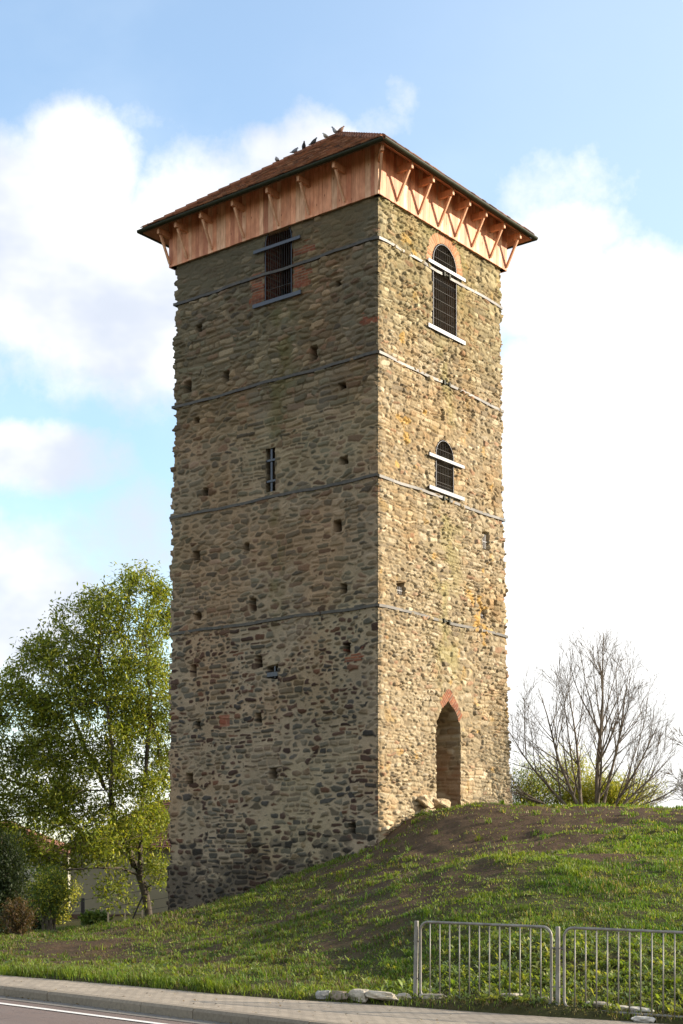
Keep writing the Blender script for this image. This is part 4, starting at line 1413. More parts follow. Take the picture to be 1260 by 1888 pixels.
place_rock(2.86, -.14, (.16, .14, .13), 70, 'small round white stone in the row under the right railing panel', .2, .3, (.46, .42, .35))
place_rock(3.10, -.12, (.36, .18, .12), 71, 'flat whitish stone slab leaning under the right railing panel', -.1, .25, (.45, .42, .36))
place_rock(3.2, .12, (.26, .18, .12), 72, 'white broken stone in the grass in front of the right railing panel', .3, .3, (.50, .47, .42))

# ------------------------------------------------------------------ vegetation
def colonise(attr, nodes, par, step, infl, kill, iters, grav=0.0, wob=.12):
    """space colonisation; returns nodes, parents"""
    attr = [Vector(a) for a in attr]
    alive = np.ones(len(attr), bool)
    twins = {}
    for it in range(iters):
        if not alive.any(): break
        kd = kdtree.KDTree(len(nodes))
        for i, p in enumerate(nodes): kd.insert(p, i)
        kd.balance()
        pull = {}
        for i in np.nonzero(alive)[0]:
            co, j, d = kd.find(attr[i])
            if d < kill: alive[i] = False; continue
            if d < infl:
                pull.setdefault(j, []).append((attr[i] - co).normalized())
        if not pull: break
        for j, vs in pull.items():
            v = Vector((0, 0, grav))
            for q in vs: v += q
            v += Vector((random.gauss(0, wob), random.gauss(0, wob), random.gauss(0, wob)))
            if v.length < 1e-4: continue
            q_ = nodes[j] + v.normalized() * step
            if any((q_ - c_).length < step * .35 for c_ in twins.get(j, ())): continue
            twins.setdefault(j, []).append(q_)
            nodes.append(q_); par.append(j)
    return nodes, par


def skeleton_mesh(nodes, par, tip, expo, rmax=None, sides=6, mul=None):
    n = len(nodes)
    acc = [0.0] * n; kids = [0] * n
    for i in range(n - 1, -1, -1):
        if kids[i] == 0: acc[i] = tip ** expo
        p = par[i]
        if p >= 0:
            acc[p] += acc[i]; kids[p] += 1
    rad = np.array([a ** (1 / expo) for a in acc])
    if rmax: rad = np.minimum(rad, rmax)
    V, F = [], []
    main = {}
    for i in range(n):
        p = par[i]
        if p >= 0 and (p not in main or rad[i] > rad[main[p]]): main[p] = i
    ringof = {}

    def ring(c, d, r, sd):
        ref = d.orthogonal().normalized() if abs(d.z) > .95 else Vector((0, 0, 1)).cross(d).normalized()
        q = d.cross(ref)
        b = len(V)
        for k in range(sd):
            a = 2 * math.pi * k / sd
            V.append(c + (ref * math.cos(a) + q * math.sin(a)) * r)
        return b
    for i in range(n):
        p = par[i]
        if p < 0: continue
        d = (nodes[i] - nodes[p])
        if d.length < 1e-6: continue
        d.normalize()
        sd = sides if rad[i] > .03 else 4
        if main.get(p) == i and p in ringof and ringof[p][1] == sd:
            b0 = ringof[p][0]
        else:
            b0 = ring(nodes[p], d, min(rad[p], rad[i] * 1.25) if main.get(p) != i else rad[p], sd)
        b1 = ring(nodes[i], d, rad[i], sd)
        ringof[i] = (b1, sd)
        for k in range(sd):
            k2 = (k + 1) % sd
            F.append((b0 + k, b0 + k2, b1 + k2, b1 + k))
    return np.array([tuple(v) for v in V]), np.array(F), rad


def leaf_cloud(pos, nleaf, ln, wd, spread, rng, droop=.5, pal=None, jitter=.25, updir=None):
    """diamond leaflets scattered round points"""
    pos = np.repeat(np.asarray(pos), nleaf, 0)
    n = len(pos)
    pos = pos + rng.normal(0, spread, (n, 3))
    d = rng.normal(0, 1, (n, 3)); d[:, 2] -= droop
    d /= np.linalg.norm(d, axis=1)[:, None]
    up = rng.normal(0, .6, (n, 3)); up[:, 2] += .6
    s = np.cross(d, up); s /= np.linalg.norm(s, axis=1)[:, None] + 1e-9
    L = ln * rng.uniform(.65, 1.3, n)[:, None]; Wd = wd * rng.uniform(.7, 1.3, n)[:, None]
    nn = np.cross(s, d)
    v0 = pos; v1 = pos + d * L * .45 + s * Wd * .5 + nn * L * .05; v2 = pos + d * L; v3 = pos + d * L * .45 - s * Wd * .5 + nn * L * .05
    V = np.stack([v0, v1, v2, v3], 1).reshape(-1, 3)
    F = np.arange(n * 4).reshape(n, 4)
    pal = np.array(pal)
    c = pal[rng.integers(0, len(pal), n)] * rng.uniform(1 - jitter, 1 + jitter, n)[:, None]
    return V, F, np.repeat(c, 4, 0)


def ellips(rng, n, c, r, shell=0.0):
    p = rng.normal(0, 1, (n, 3)); p /= np.linalg.norm(p, axis=1)[:, None]
    k = (shell + (1 - shell) * rng.random(n)) ** (1 / 2.4)
    return np.array(c) + p * k[:, None] * np.array(r)


# --- the big leafy tree left of the tower
def leafy_tree():
    rng = np.random.default_rng(3)
    d = 54.5
    bx, by, bz = pt(276, 1694, d)
    bz = gz(bx, by) - .1
    root = empty('leafy_tree', (bx, by, bz))
    tag(root, 'large spreading yellow green leafy tree with forked trunk beside the left of the tower', 'tree')
    X = lambda px, py, dy=0: Vector(pt(px, py, d)) + Vector((0, dy, 0))
    trunk = [Vector((bx, by, bz)), X(272, 1668), X(266, 1640), X(258, 1615)]
    nodes, par = [], []
    for p in trunk:
        nodes.append(p); par.append(len(nodes) - 2)
    fork = len(nodes) - 1
    def limb(start, pts):
        j = start
        for p in pts:
            a = nodes[j]; m = max(1, int((p - a).length / .4))
            for k in range(1, m + 1):
                q = a.lerp(p, k / m) + Vector((random.gauss(0, .025), random.gauss(0, .03), random.gauss(0, .02)))
                nodes.append(q); par.append(j); j = len(nodes) - 1
        return j
    limb(fork, [X(240, 1575, .2), X(212, 1530, .4), X(200, 1470, .5), X(165, 1400, .8), X(130, 1330, 1.0), X(110, 1250, 1.0)])
    limb(fork, [X(259, 1570, -.3), X(258, 1520, -.4), X(268, 1470, -.6), X(275, 1400, -.6), X(280, 1320, -.5), X(276, 1220, -.3)])
    limb(fork - 1, [X(292, 1625, -.3), X(303, 1590, -.4), X(305, 1540, -.4)])
    limb(fork, [X(230, 1602, -.8), X(190, 1600, -1.3), X(140, 1605, -1.6)])
    limb(fork + 6, [X(215, 1480, -.8), X(215, 1400, -1.2), X(205, 1300, -1.2), X(190, 1200, -1)])
    limb(fork + 4, [X(175, 1560, .9), X(110, 1510, 1.4), X(50, 1450, 1.6)])
    limb(fork + 30, [X(300, 1450, .8), X(330, 1380, 1.2), X(345, 1300, 1.4)])
    cl = []
    for (px, py, dy, rx, rz, n) in [(250, 1130, 0, 1.5, 1.5, 190), (180, 1180, 0, 1.7, 1.7, 200), (100, 1250, .3, 1.6, 1.7, 190), (40, 1330, .3, 1.5, 1.6, 170), (170, 1320, 0, 2.2, 1.9, 200), (270, 1260, 0, 1.6, 1.9, 180),
                                    (320, 1330, .6, 1.2, 2.0, 90), (60, 1440, .3, 1.9, 1.5, 190), (-10, 1430, .3, 1.4, 1.6, 120), (150, 1440, 0, 2.0, 1.5, 170), (260, 1400, 0, 1.5, 1.7, 150), (90, 1540, -.3, 1.9, 1.1, 150),
                                    (190, 1550, -.6, 1.3, .9, 80), (10, 1530, .3, 1.4, 1.2, 90), (-60, 1330, .3, 1.3, 1.5, 90), (-90, 1480, .3, 1.5, 1.6, 100), (0, 1280, .3, .8, 1.0, 50), (270, 1520, .2, 1.0, 1.0, 60), (215, 1640, -1, .6, .4, 18), (120, 1600, -1, .9, .5, 30), (170, 1130, 0, .8, .8, 40), (290, 1610, .2, .5, .5, 22), (70, 1200, 0, .7, .7, 36), (215, 1668, -1, .5, .3, 16)]:
        c = X(px, py, dy)
        rx *= 1.10; rz *= 1.06
        cl.append(ellips(rng, int(n * 1.5), c, (rx, 2.1 if rx > 1 else rx, rz), .15))
    A = np.concatenate(cl)
    nodes, par = colonise(A, nodes, par, .28, 2.8, .31, 80, .12)
    V, F, rad = skeleton_mesh(nodes, par, .0085, 2.35, .27)
    tr = np_mesh('trunk', V, F, M_BARK, root, smooth=True)
    tips = np.array([tuple(nodes[i]) for i in range(len(nodes)) if rad[i] < .021])
    cell = np.floor(tips / np.array([.95, .95, .7])); hc = _hash(cell[:, 0] + 31 * cell[:, 2], cell[:, 1], 66)
    tips = np.repeat(tips, np.where(hc < .14, 0, np.where(hc < .4, 2, np.where(hc < .75, 3, 5))), 0)
    print('tree nodes', len(nodes), 'tips', len(tips), 'rmax', rad.max())
    pal = [(.205, .235, .030), (.170, .205, .028), (.255, .265, .034), (.130, .170, .026), (.31, .295, .038), (.185, .215, .028), (.100, .130, .022)]
    V, F, c = leaf_cloud(tips, 12, .19, .058, .19, rng, .35, pal, .4)
    np_mesh('crown', V, F, M_LEAF, root, c)
    reparent(root)


leafy_tree()


def shoots(rng, base, stems, lvl_len, nodes_out, side_angle=(22, 42), nsub=9, levels=3, upcurve=.25, step=.22, rbase=.06):
    """long straight ascending shoots, as on a pollarded or multi-stemmed tree. Collects (path, r0, r1)"""
    def grow(p, d, L, r, lv):
        n = max(3, int(L / step)); path = [p.copy()]
        dd = d.copy()
        for i in range(n):
            dd = (dd + Vector((rng.normal(0, .05), rng.normal(0, .05), upcurve * .09 + rng.normal(0, .03)))).normalized()
            p = p + dd * (L / n)
            path.append(p.copy())
        rs = [r * (1 - .85 * i / n) + .0045 for i in range(n + 1)]
        nodes_out.append((path, rs, lv))
        if lv < levels:
            k = int(nsub * (L / lvl_len[0]) ** .7 * rng.uniform(.8, 1.2)) + 1
            for j in range(k):
                f = rng.uniform(.16, .95) if lv == 0 else rng.uniform(.12, .95)
                i = min(n - 1, int(f * n))
                ax = (path[i + 1] - path[i]).normalized()
                o = ax.orthogonal().normalized(); o.rotate(Matrix.Rotation(rng.uniform(0, 6.283), 3, ax))
                an = R(rng.uniform(*side_angle))
                nd = (ax * math.cos(an) + o * math.sin(an))
                nd.z = max(nd.z, .05)
                nd.normalize()
                grow(path[i], nd, lvl_len[min(lv + 1, len(lvl_len) - 1)] * rng.uniform(.5, 1.2) * (1.1 - .55 * f), max(rs[i] * .5, .0052), lv + 1)
    for (off, d, L, r) in stems:
        grow(base + Vector(off), Vector(d).normalized(), L, r, 0)


def shoots_mesh(name, paths, mat, root, sides=(7, 5, 4, 3, 3)):
    mb = MB()
    for (p, r, lv) in paths:
        mb.tube(p, r, sides[min(lv, 4)], cap=False)
    return mb.build(name, mat, root, smooth=True)


def bare_tree():
    rng = np.random.default_rng(8)
    d = 46.0
    bx, by, _ = pt(1098, 1490, d)
    bz = gz(bx, by) - .05
    root = empty('bare_tree', (bx, by, bz))
    tag(root, 'bare leafless multi stemmed tree with fanning twigs behind the grass mound', 'tree')
    C0 = Vector(pt(1086, 1470, d)); RX = Vector((2.95, 2.2, 5.2))

    def reach(p, v):
        """distance from p along v to the rounded outline of the crown"""
        q = Vector([(p[i] - C0[i]) / RX[i] for i in range(3)]); w = Vector([v[i] / RX[i] for i in range(3)])
        A_, B_, C_ = w.dot(w), 2 * q.dot(w), q.dot(q) - 1
        D_ = B_ * B_ - 4 * A_ * C_
        return max(.1, (-B_ + math.sqrt(D_)) / (2 * A_)) if D_ > 0 else .15
    mb = MB()

    def shoot(p, v, L, r0, lv):
        n = max(3, int(L / .22)); path = [p.copy()]; v = v.copy()
        for i in range(n):
            v = (v + Vector((rng.normal(0, .035), rng.normal(0, .035), .030 * (1.6 if lv else .6) + rng.normal(0, .02)))).normalized()
            p = p + v * (L / n); path.append(p.copy())
        rs = [max(.0042, r0 * (1 - .88 * (i / n) ** .9)) for i in range(n + 1)]
        mb.tube(path, rs, (7, 5, 4, 3)[lv], cap=False)
        if lv == 3: return
        cnt = (int(5 + 2.2 * L), int(2.5 + 3.0 * L), int(1 + 2.6 * L))[lv]
        for k in range(cnt):
            f = rng.uniform((.14, .18, .2)[lv], .97)
            i = min(n - 1, int(f * n)); q = path[i].lerp(path[i + 1], f * n - i)
            ax = (path[i + 1] - path[i]).normalized()
            o = ax.orthogonal().normalized(); o.rotate(Matrix.Rotation(rng.uniform(0, 6.283), 3, ax))
            an = R(rng.uniform(*((20, 42), (18, 40), (18, 45))[lv]))
            nv = ax * math.cos(an) + o * math.sin(an)
            if nv.z < .1: nv.z = .1 + .2 * rng.random()
            nv.normalize()
            M = reach(q, nv)
            Ln = (M * rng.uniform(.55, 1.02), min(M * 1.1, rng.uniform(.35, 1.15)), min(M * 1.15 + .1, rng.uniform(.15, .5)))[lv]
            if Ln < .12: continue
            shoot(q, nv, Ln, max(.0056, rs[i] * (.58, .52, .6)[lv]), lv + 1)
    for (px0, vx, vy, r0) in ((1098, .03, 0, .062), (1076, -.10, .25, .05), (1070, -.42, -.1, .046), (1104, .30, .1, .044), (1062, -.85, .15, .042), (1112, .62, -.2, .04), (1056, -1.7, 0, .036), (1118, 1.15, .1, .038), (1122, 2.3, -.1, .034), (1094, .08, -.5, .044)):
        p = Vector((pt(px0, 1490, d)[0], by + rng.normal(0, .2), bz)); v = Vector((vx, vy, 1)).normalized()
        shoot(p, v, reach(p, v) * rng.uniform(.92, 1.0), r0 * 1.4, 0)
    mb.build('branches', M_BARK2, root, smooth=True)
    print('bare faces', len(mb.f))
    reparent(root)
    # second one at the frame edge
    root = empty('bare_tree', (*pt(1350, 1500, 52)[:2], 2.6))
    tag(root, 'bare twiggy tree cut off by the right edge of the picture', 'tree')
    out = []
    shoots(rng, Vector(root.location), [((0, 0, 0), (-.45, 0, 1), 4.8, .05), ((0, 0, 0), (-.9, 0, 1), 3.6, .05), ((0, 0, 0), (.1, 0, 1), 5.6, .07), ((0, 0, 0), (.6, 0, 1), 4.8, .06), ((0, 0, 0), (-.2, .3, 1), 4.8, .05)], (5, 2.0, 1.0, .5), out, (22, 42), 9, 3, .3)
    shoots_mesh('branches', out, M_BARK2, root)
    reparent(root)


bare_tree()


def bush(name, label, cat, centre, size, nstem, rng_seed, pal, leafn, ln, wd, group=None, droop=.6, arch=.5, spread=.09, barkmat=None, leafy=1.0, stemr=.018, cover=(0.3, 1.0)):
    rng = np.random.default_rng(rng_seed)
    x, y, z = centre
    root = empty(name, centre)
    tag(root, label, cat, group)
    st_ = MB(); tips = []
    for i in range(nstem):
        a = rng.uniform(0, 6.283); tilt = rng.uniform(.05, 1.0) ** .8
        L = size[2] * rng.uniform(.7, 1.05)
        p = Vector((x + rng.normal(0, size[0] * .10), y + rng.normal(0, size[1] * .10), z - .05))
        tgt = Vector((x + math.cos(a) * size[0] * tilt, y + math.sin(a) * size[1] * tilt, z + L * (1 - .35 * tilt * tilt)))
        path = []
        for k in range(9):
            f = k / 8
            q = p.lerp(tgt, f); q.z = p.z + (tgt.z - p.z) * (1 - (1 - f) ** (1 + arch)) + rng.normal(0, .02)
            q.x += rng.normal(0, .03); q.y += rng.normal(0, .03)
            path.append(q)
        st_.tube(path, [stemr * (1 - .8 * k / 8) + .003 for k in range(9)], 4, cap=False)
        for k in range(int(16 * leafy)):
            f = rng.uniform(*cover)
            i0 = min(7, int(f * 8)); q = path[i0].lerp(path[i0 + 1], f * 8 - i0)
            sub = q + Vector((rng.normal(0, .16), rng.normal(0, .16), rng.normal(0, .14))) * (size[2] / 2.2)
            tips.append(tuple(sub))
    st_.build('stems', barkmat or M_BARK2, root, smooth=True)
    V, F, c = leaf_cloud(np.array(tips), leafn, ln, wd, spread, rng, droop, pal, .3)
    np_mesh('foliage', V, F, M_LEAF, root, c)
    reparent(root)
    return root


YG = [(.32, .32, .04), (.38, .36, .05), (.25, .28, .04), (.44, .39, .06), (.20, .24, .04)]
GR = [(.085, .13, .025), (.11, .15, .03), (.065, .10, .02), (.14, .165, .035)]
DK = [(.018, .030, .012), (.026, .040, .014), (.034, .046, .016)]
OL = [(.10, .12, .03), (.13, .14, .03), (.075, .095, .024)]
def at(px, d, dz=0.0):
    x = (px - 630) / 2750 * d
    return (x, d, gz(x, d) + dz)


bush('willow_bush', 'yellow green willow bush behind the bare tree on the mound', 'bush', at(1130, 50), (1.75, 1.2, 1.85), 54, 21, YG, 15, .13, .026, droop=1.0, spread=.2)
bush('willow_bush', 'taller green willow bush between the tower and the bare tree', 'bush', at(1052, 51), (1.25, 1.2, 2.9), 46, 22, YG, 9, .13, .026, droop=1.2, spread=.22)
bush('willow_bush', 'dull olive green bush against the right edge of the tower foot', 'bush', at(975, 50), (1.1, 1.0, 2.4), 36, 23, YG[2:] + GR, 9, .13, .026, droop=1.1, spread=.2)
bush('conifer_shrub', 'dark green conifer shrub at the left edge of the picture', 'shrub', at(2, 38), (.55, .55, 2.6), 60, 24, DK, 26, .09, .03, droop=-.6, spread=.07, cover=(.05, 1.0), leafy=1.6)
bush('dry_shrub', 'low brown dry shrub below the dark conifer', 'shrub', at(32, 36.3), (.45, .4, 1.0), 70, 25, [(.09, .052, .024), (.06, .045, .02), (.06, .065, .02), (.13, .075, .032)], 5, .09, .02, droop=.2, spread=.05)
bush('leafy_shrub', 'yellow green leafy shrub between the conifer and the house', 'shrub', at(92, 43), (.75, .7, 1.9), 34, 26, GR + YG[:2], 9, .11, .04, droop=.4, spread=.08)
bush('dark_shrub', 'dark upright shrub standing before the left corner of the house', 'shrub', at(70, 47), (.35, .35, 1.4), 30, 27, DK, 16, .08, .03, droop=-.3, spread=.06, cover=(.05, 1.0))
bush('hedge_bush', 'sunlit yellow green hedge bush beyond the wire fence left of the house', 'bush', at(90, 62), (1.5, 1.0, 2.2), 44, 28, YG, 10, .13, .05, droop=.3, spread=.12, cover=(.1, 1.0))
bush('hedge_bush', 'tall green bush behind the conifer at the far left', 'bush', at(-20, 66), (2.2, 1.5, 3.6), 50, 29, GR, 10, .16, .06, droop=.3, spread=.16, cover=(.1, 1.0))
bush('low_plant', 'low broad leaved green plant at the foot of the cream house wall', 'plant', at(176, 46.2), (.42, .3, .32), 22, 30, GR, 7, .16, .08, droop=.3, spread=.06)
bush('weed_tuft', 'small dark green weed at the foot of the sunlit wall near the corner', 'plant', (TC[0] + TR[0] * 1.5 + .35, TC[1] + TR[1] * 1.5 - .35, 3.25), (.25, .2, .28), 14, 31, GR, 6, .09, .035, droop=.2, spread=.04)

# ------------------------------------------------------------------ houses behind
def hip_house(name, label, x0, x1, y0, y1, z0, zp, zw, zr, wallc, plc, roofc, over=.4, hip=True):
    root = empty(name, ((x0 + x1) / 2, y0, z0))
    tag(root, label, 'house')
    mw = noise_mat('house_render', wallc, tuple(c * .88 for c in wallc), 1.3, .9, .15, .01)
    mp = noise_mat('plinth', plc, tuple(c * .75 for c in plc), 5, .9, .3, .01)
    mb = MB(); mb.hexa([(x0, y0, zp), (x1, y0, zp), (x1, y1, zp), (x0, y1, zp), (x0, y0, zw), (x1, y0, zw), (x1, y1, zw), (x0, y1, zw)])
    mb.build('wall', mw, root)
    g = .05
    mb = MB(); mb.hexa([(x0 - g, y0 - g, z0 - .5), (x1 + g, y0 - g, z0 - .5), (x1 + g, y1 + g, z0 - .5), (x0 - g, y1 + g, z0 - .5), (x0 - g, y0 - g, zp - .002), (x1 + g, y0 - g, zp - .002), (x1 + g, y1 + g, zp - .002), (x0 - g, y1 + g, zp - .002)])
    mb.build('plinth', mp, root)
    # tiled roof in courses
    mb = MB(); rng = random.Random(3)
    X0, X1, Y0, Y1 = x0 - over, x1 + over, y0 - over, y1 + over
    run = (Y1 - Y0) / 2; ym = (Y0 + Y1) / 2
    rows = 22
    for side in range(4 if hip else 2):
        for r in range(rows):
            f0, f1 = r / rows, (r + 1.1) / rows
            f1 = min(f1, 1)
            za, zb = zw - .1 + (zr - zw + .1) * f0 + .05, zw - .1 + (zr - zw + .1) * f1 + .01
            ia, ib = run * f0, run * f1
            ha, hb = (ia, ib) if hip else (0, 0)
            k = rng.uniform(.8, 1.15); mb.tint = tuple(c * k for c in roofc)
            if side == 0: q = [(X0 + ha, Y0 + ia, za), (X1 - ha, Y0 + ia, za), (X1 - hb, Y0 + ib, zb), (X0 + hb, Y0 + ib, zb)]
            elif side == 1: q = [(X1 - ha, Y1 - ia, za), (X0 + ha, Y1 - ia, za), (X0 + hb, Y1 - ib, zb), (X1 - hb, Y1 - ib, zb)]
            elif side == 2: q = [(X0 + ia, Y1 - ia, za), (X0 + ia, Y0 + ia, za), (X0 + ib, Y0 + ib, zb), (X0 + ib, Y1 - ib, zb)]
            else: q = [(X1 - ia, Y0 + ia, za), (X1 - ia, Y1 - ia, za), (X1 - ib, Y1 - ib, zb), (X1 - ib, Y0 + ib, zb)]
            mb.hexa([(p[0], p[1], p[2] - .06) for p in q] + q)
    if not hip:
        for xx in (x0, x1):
            mb.tint = wallc
            mb.add([(xx, y0, zw), (xx, y1, zw), (xx, ym, zr - .1)], [(0, 1, 2)])
    mb.build('roof', M_TILE, root)
    return root


h = hip_house('cream_house', 'cream rendered house with brown plinth and red tiled roof behind the leafy tree', -12.0, -2.0, 66, 73, -.45, .24, 3.25, 5.5, (.30, .26, .18), (.13, .075, .055), (.095, .042, .030))
dp = MB(); dp.tube([(-12.2, 65.85, -.6), (-12.2, 65.85, 3.0)], .12, 8); dp.tint = (.1, .05, .04)
dp.build('drainpipe', noise_mat('rusty_pipe', (.06, .032, .026), (.09, .045, .035), 8, .7, 0), h)
reparent(h)
h2 = hip_house('grey_house', 'pale grey house with orange tiled roof far behind at the left edge', -24.5, -15.2, 82, 90, -.3, .2, 3.3, 5.2, (.40, .37, .31), (.2, .18, .16), (.16, .075, .045))
reparent(h2)

# wire fence with dark posts, brace and the three short stakes
def wire_fence():
    x0, y0, _ = at(153, 49)
    root = empty('wire_fence', (x0, y0, gz(x0, y0)))
    tag(root, 'thin wire fence on dark posts running in front of the cream house', 'fence')
    mp = noise_mat('dark_post', (.028, .022, .02), (.045, .036, .03), 9, .8, .2)
    xs = [-13.6, -11.0, x0, -5.2]
    tops = []
    for i, xx in enumerate(xs):
        m = MB(); b = gz(xx, 49)
        m.beam((xx, 49, b - .2), (xx, 49, b + .92), (1, 0, 0), .11, .11)
        m.build('post', mp, root, bevel=.01)
        tops.append(b)
    m = MB()
    for hgt in (.2, .5, .86):
        for i in range(3):
            m.tube([(xs[i], 48.93, tops[i] + hgt), ((xs[i] + xs[i + 1]) / 2, 48.93, (tops[i] + tops[i + 1]) / 2 + hgt - .02), (xs[i + 1], 48.93, tops[i + 1] + hgt)], .008, 4)
    m.build('wire', mp, root)
    bx = pt(262, 1694, 46.8)
    m = MB(); g0 = gz(-6.6, 46.8)
    m.tube([(-6.62, 46.8, g0 - .1), (-6.25, 46.8, g0 + .75)], .028, 6)
    m.build('brace', mp, root)
    reparent(root)


wire_fence()
M_STAKE = noise_mat('fresh_stake', (.50, .38, .24), (.40, .29, .18), 10, .8, .2, stretch=(1, 1, .2))
for (px_, d_, hh, lab) in ((200, 45.6, .36, 'tallest pale wooden stake, leftmost of the three in front of the house plinth'), (231, 45.8, .26, 'thin pale wooden stake in the middle of the three'), (263, 46.0, .27, 'short pale wooden stake against the foot of the leafy tree')):
    x, y, z = at(px_, d_)
    m = MB(); w_ = .03 if px_ != 231 else .02
    m.hexa([(x - w_, y - w_, z - .15), (x + w_, y - w_, z - .15), (x + w_, y + w_, z - .15), (x - w_, y + w_, z - .15), (x - w_ * .8, y - w_ * .8, z + hh), (x + w_ * .8, y - w_ * .8, z + hh + .02), (x + w_ * .8, y + w_ * .8, z + hh + .02), (x - w_ * .8, y + w_ * .8, z + hh)])
    tag(m.build('wooden_stake', M_STAKE), lab, 'stake', 'pale stakes by the house')

# ------------------------------------------------------------------ grass and weeds
def build_grass():
    rng = np.random.default_rng(17)
    # candidates over the bank, thinner with distance
    n = 1100000
    x = rng.uniform(-11.5, 12.5, n); y = rng.uniform(17.6, 46.5, n)
    ok = (np.abs(x) < (.236 * y + 1.2))
    x, y = x[ok], y[ok]
    s, t = st(x, y)
    e = te(s)
    inside = (t < e + .03 * rng.normal(0, 1, len(x)))
    dens = np.clip((24.0 / y) ** 1.7, .3, 1.25)
    b = bare(x, y)
    clump = np.clip(.5 + .75 * fbm(x * 2.6, y * 2.6, 40, 3), 0, 1)
    keep = inside & (rng.random(len(x)) < dens * (1 - .94 * b) * (.16 + 1.1 * clump ** 1.6))
    # not inside the tower
    rel = np.stack([x, y], 1) - TC
    a_, b_ = rel @ TL, rel @ TR
    keep &= ~((a_ > -.02) & (b_ > -.02))
    x, y, t, e, b, clump = x[keep], y[keep], t[keep], e[keep], b[keep], clump[keep]
    # taller tussocks here and there
    nt_ = 2600
    qx = rng.uniform(-10, 12, nt_); qy = rng.uniform(17.8, 42, nt_)
    qs, qt = st(qx, qy); qe = te(qs)
    rel = np.stack([qx, qy], 1) - TC
    qk = (qt < qe - .25) & (np.abs(qx) < .236 * qy + 1) & (rng.random(nt_) < (.25 + .5 * sstep(2, 7, qx)) * (1 - .8 * bare(qx, qy))) & ~((rel @ TL > -.1) & (rel @ TR > -.1))
    qx, qy = qx[qk], qy[qk]; kq_ = 20
    tx = np.repeat(qx, kq_) + rng.normal(0, .05, len(qx) * kq_); ty = np.repeat(qy, kq_) + rng.normal(0, .05, len(qx) * kq_)
    n_short = len(x)
    x = np.concatenate([x, tx]); y = np.concatenate([y, ty])
    s2, t2 = st(tx, ty)
    t = np.concatenate([t, t2]); e = np.concatenate([e, te(s2)]); b = np.concatenate([b, 0 * tx]); clump = np.concatenate([clump, .6 + 0 * tx])
    n = len(x)
    print('grass blades', n)
    z = ground_z(x, y) - .01
    s = st(x, y)[0]
    strip_ = np.exp(-((e - t) / .9) ** 2) * (1 - .75 * sstep(-.4, .6, s))
    front = sstep(-.3, .5, s) * sstep(.75, .3, e - t)
    mid = sstep(-.1, .5, fbm(x * .7, y * .7, 44, 3))
    h = (.035 + .055 * clump ** 2 + .05 * mid * clump + .075 * strip_) * rng.uniform(.5, 1.5, n) * (1 - .45 * b)
    h *= 1 + .5 * sstep(.5, .8, fbm(x * 1.7, y * 1.7, 45, 3) + .2)
    h *= np.clip(y / 26, .8, 1.25) * (1 - .45 * front)
    h[n_short:] = rng.uniform(.07, .18, n - n_short)
    weedy = np.exp(-((e - t - 1.3) / 1.7) ** 2) * sstep(-1.0, .6, s)
    h *= 1 - .45 * weedy * (1 - front)
    wd = (.0045 + .0035 * rng.random(n)) * np.clip(y / 19, .9, 2.4)
    an = rng.uniform(0, 6.283, n); lean = rng.uniform(.15, 1.0, n)
    dx, dy = np.cos(an), np.sin(an)
    fx, fy = -dy, dx
    base = np.stack([x, y, z], 1)
    side = np.stack([fx, fy, 0 * fx], 1) * wd[:, None]
    m1 = base + np.stack([dx * h * lean * .35, dy * h * lean * .35, h * .6], 1)
    tip = base + np.stack([dx * h * lean, dy * h * lean, h * (1 - .25 * lean)], 1)
    V = np.stack([base - side, base + side, m1 + side * .75, m1 - side * .75, tip], 1).reshape(-1, 3)
    i = np.arange(n)[:, None] * 5
    Q = i + np.array([[0, 1, 2, 3]]); T = i + np.array([[3, 2, 4]])
    hue = np.clip(.5 + .8 * fbm(x * .9, y * .9, 47, 3) + .25 * rng.normal(0, 1, n), 0, 1)[:, None]
    tone = (1 + .45 * fbm(x * 2.2, y * 2.2, 48, 3))[:, None]
    c = np.array([.066, .128, .016]) * (1 - hue) + np.array([.160, .200, .026]) * hue
    dry = (rng.random(n) < .07 + .3 * b + .5 * front + .25 * sstep(.1, .5, fbm(x * 1.3, y * 1.3, 49, 3)) + .22 * sstep(2.5, -1.0, x) * (1 - strip_))[:, None]  # dead blades; the x term adds more on the left as painted slope shade
    c = np.where(dry, np.where(x[:, None] < 2.5, np.array([.135, .105, .055]), np.array([.25, .205, .095])), c) * rng.uniform(.7, 1.3, n)[:, None] * tone  # dead blades; extra and darker on the left as painted slope shade
    lush = (sstep(3.5, 7.0, x + 1.2 * fbm(x * .5, y * .5, 52, 3)))[:, None]
    c = c * (1 + np.array([.30, .34, .12]) * lush)
    o = np_mesh('grass', V, [Q, T], M_GRASS, cols=np.repeat(c, 5, 0))
    tag(o, 'short rough green grass growing in clumps over the earth mound', 'grass', kind='stuff')

    # broad-leaved weeds on the lower bank behind the railing and scattered over the mound
    pts = []
    m = 15000
    xs = rng.uniform(-9, 10, m * 6); ys = rng.uniform(17.8, 38, m * 6)
    s, t = st(xs, ys); e = te(s)
    w_ = np.exp(-((e - t - 1.3) / 1.9) ** 2) * sstep(-1.2, .6, s) * .95 + .10 + .16 * sstep(4.5, 7.5, xs) * sstep(36, 28, ys)
    w_ *= (.35 + .9 * (.5 + .5 * fbm(xs * 1.3, ys * 1.3, 60, 3))) * (1 - .9 * bare(xs, ys))
    kp = (t < e - .12) & (rng.random(len(xs)) < w_ * .8) & (np.abs(xs) < .236 * ys + 1)
    rel = np.stack([xs, ys], 1) - TC
    kp &= ~((rel @ TL > -.1) & (rel @ TR > -.1))
    xs, ys, t, e = xs[kp], ys[kp], t[kp], e[kp]
    nr = len(xs); print('weeds', nr)
    near = np.exp(-((e - t - 1.3) / 2.2) ** 2)
    zs = ground_z(xs, ys)
    K = 9
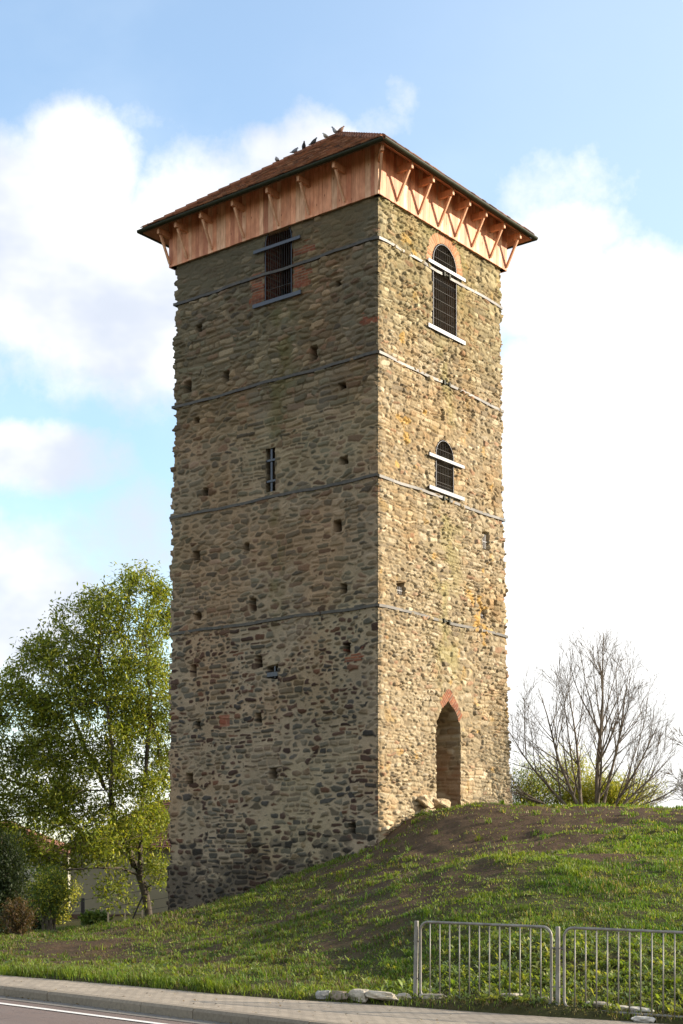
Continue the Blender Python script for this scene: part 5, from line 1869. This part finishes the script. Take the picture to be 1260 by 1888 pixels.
    X = np.repeat(xs, K); Yy = np.repeat(ys, K); Z = np.repeat(zs, K)
    n = nr * K
    size = np.repeat((.045 + .075 * rng.random(nr) ** 2.5) * (.75 + .4 * near), K) * rng.uniform(.6, 1.25, n)
    an = rng.uniform(0, 6.283, n); el = rng.uniform(.2, 1.35, n)
    d = np.stack([np.cos(an) * np.cos(el), np.sin(an) * np.cos(el), np.sin(el)], 1)
    sd_ = np.stack([-np.sin(an), np.cos(an), rng.normal(0, .25, n)], 1)
    base = np.stack([X + rng.normal(0, .03, n), Yy + rng.normal(0, .03, n), Z + rng.uniform(0, .05, n) * np.repeat(near, K)], 1)
    L = size[:, None]; wv = L * rng.uniform(.07, .19, n)[:, None]
    droop = np.stack([np.cos(an) * .25, np.sin(an) * .25, -.28 * np.ones(n)], 1)
    p1 = base + d * L * .4; p2 = base + d * L * .75 + droop * L * .25; p3 = base + d * L + droop * L * .7
    V = np.stack([base - sd_ * wv * .2, base + sd_ * wv * .2, p1 + sd_ * wv, p1 - sd_ * wv, p2 + sd_ * wv * .85, p2 - sd_ * wv * .85, p3], 1).reshape(-1, 3)
    i = np.arange(n)[:, None] * 7
    Q = np.concatenate([i + np.array([[0, 1, 2, 3]]), i + np.array([[3, 2, 4, 5]])]); T = i + np.array([[5, 4, 6]])
    pal = np.array([(.15, .20, .035), (.19, .235, .045), (.11, .16, .03), (.25, .26, .06), (.17, .20, .06)])
    c = np.repeat(pal[rng.integers(0, 5, nr)], K, 0) * rng.uniform(.75, 1.3, n)[:, None]
    o = np_mesh('weeds', V, [Q, T], leaf_mat('weed_leaves', .42, rough=.38, spec=.5), cols=np.repeat(c, 7, 0), smooth=True)
    tag(o, 'broad leaved green weeds growing thickly behind the railing', 'weeds', kind='stuff')


build_grass()


# a few dead leaves on the pavement and in the gutter
def build_litter():
    rng = np.random.default_rng(71)
    P = []
    for i in range(260):
        a = rng.uniform(-8, 2)
        if rng.random() < .55:
            b = rng.normal(.10, .07); z = -.124
        else:
            b = rng.uniform(-2.2, -.1); z = .006
        if b < 0 and z < 0: b = .05
        p = O0 + E1 * a + E2 * b
        s_, t_ = st(p[0], p[1])
        if t_ < float(te(s_)): continue
        P.append((p[0], p[1], float(zplane(s_)) + z))
    P = np.array(P); n = len(P)
    an = rng.uniform(0, 6.283, n); L = rng.uniform(.02, .05, n)
    d = np.stack([np.cos(an), np.sin(an), rng.uniform(0, .5, n)], 1) * L[:, None]; q = np.stack([-np.sin(an), np.cos(an), rng.uniform(-.3, .6, n)], 1) * (L * .35)[:, None]
    q0 = q * np.array([1, 1, 0])
    V = np.stack([P, P + d * .5 + np.abs(q) * np.array([0, 0, 1]) + q0, P + d, P + d * .5 - q0 + np.array([0, 0, .004])], 1).reshape(-1, 3)
    pal = np.array([(.16, .10, .04), (.10, .065, .03), (.22, .16, .06), (.07, .05, .03)])
    o = np_mesh('fallen_leaves', V, np.arange(n * 4).reshape(n, 4), M_LEAF, cols=np.repeat(pal[rng.integers(0, 4, n)], 4, 0))
    tag(o, 'small brown dead leaves scattered on the pavement and in the gutter', 'leaves', kind='stuff')


build_litter()
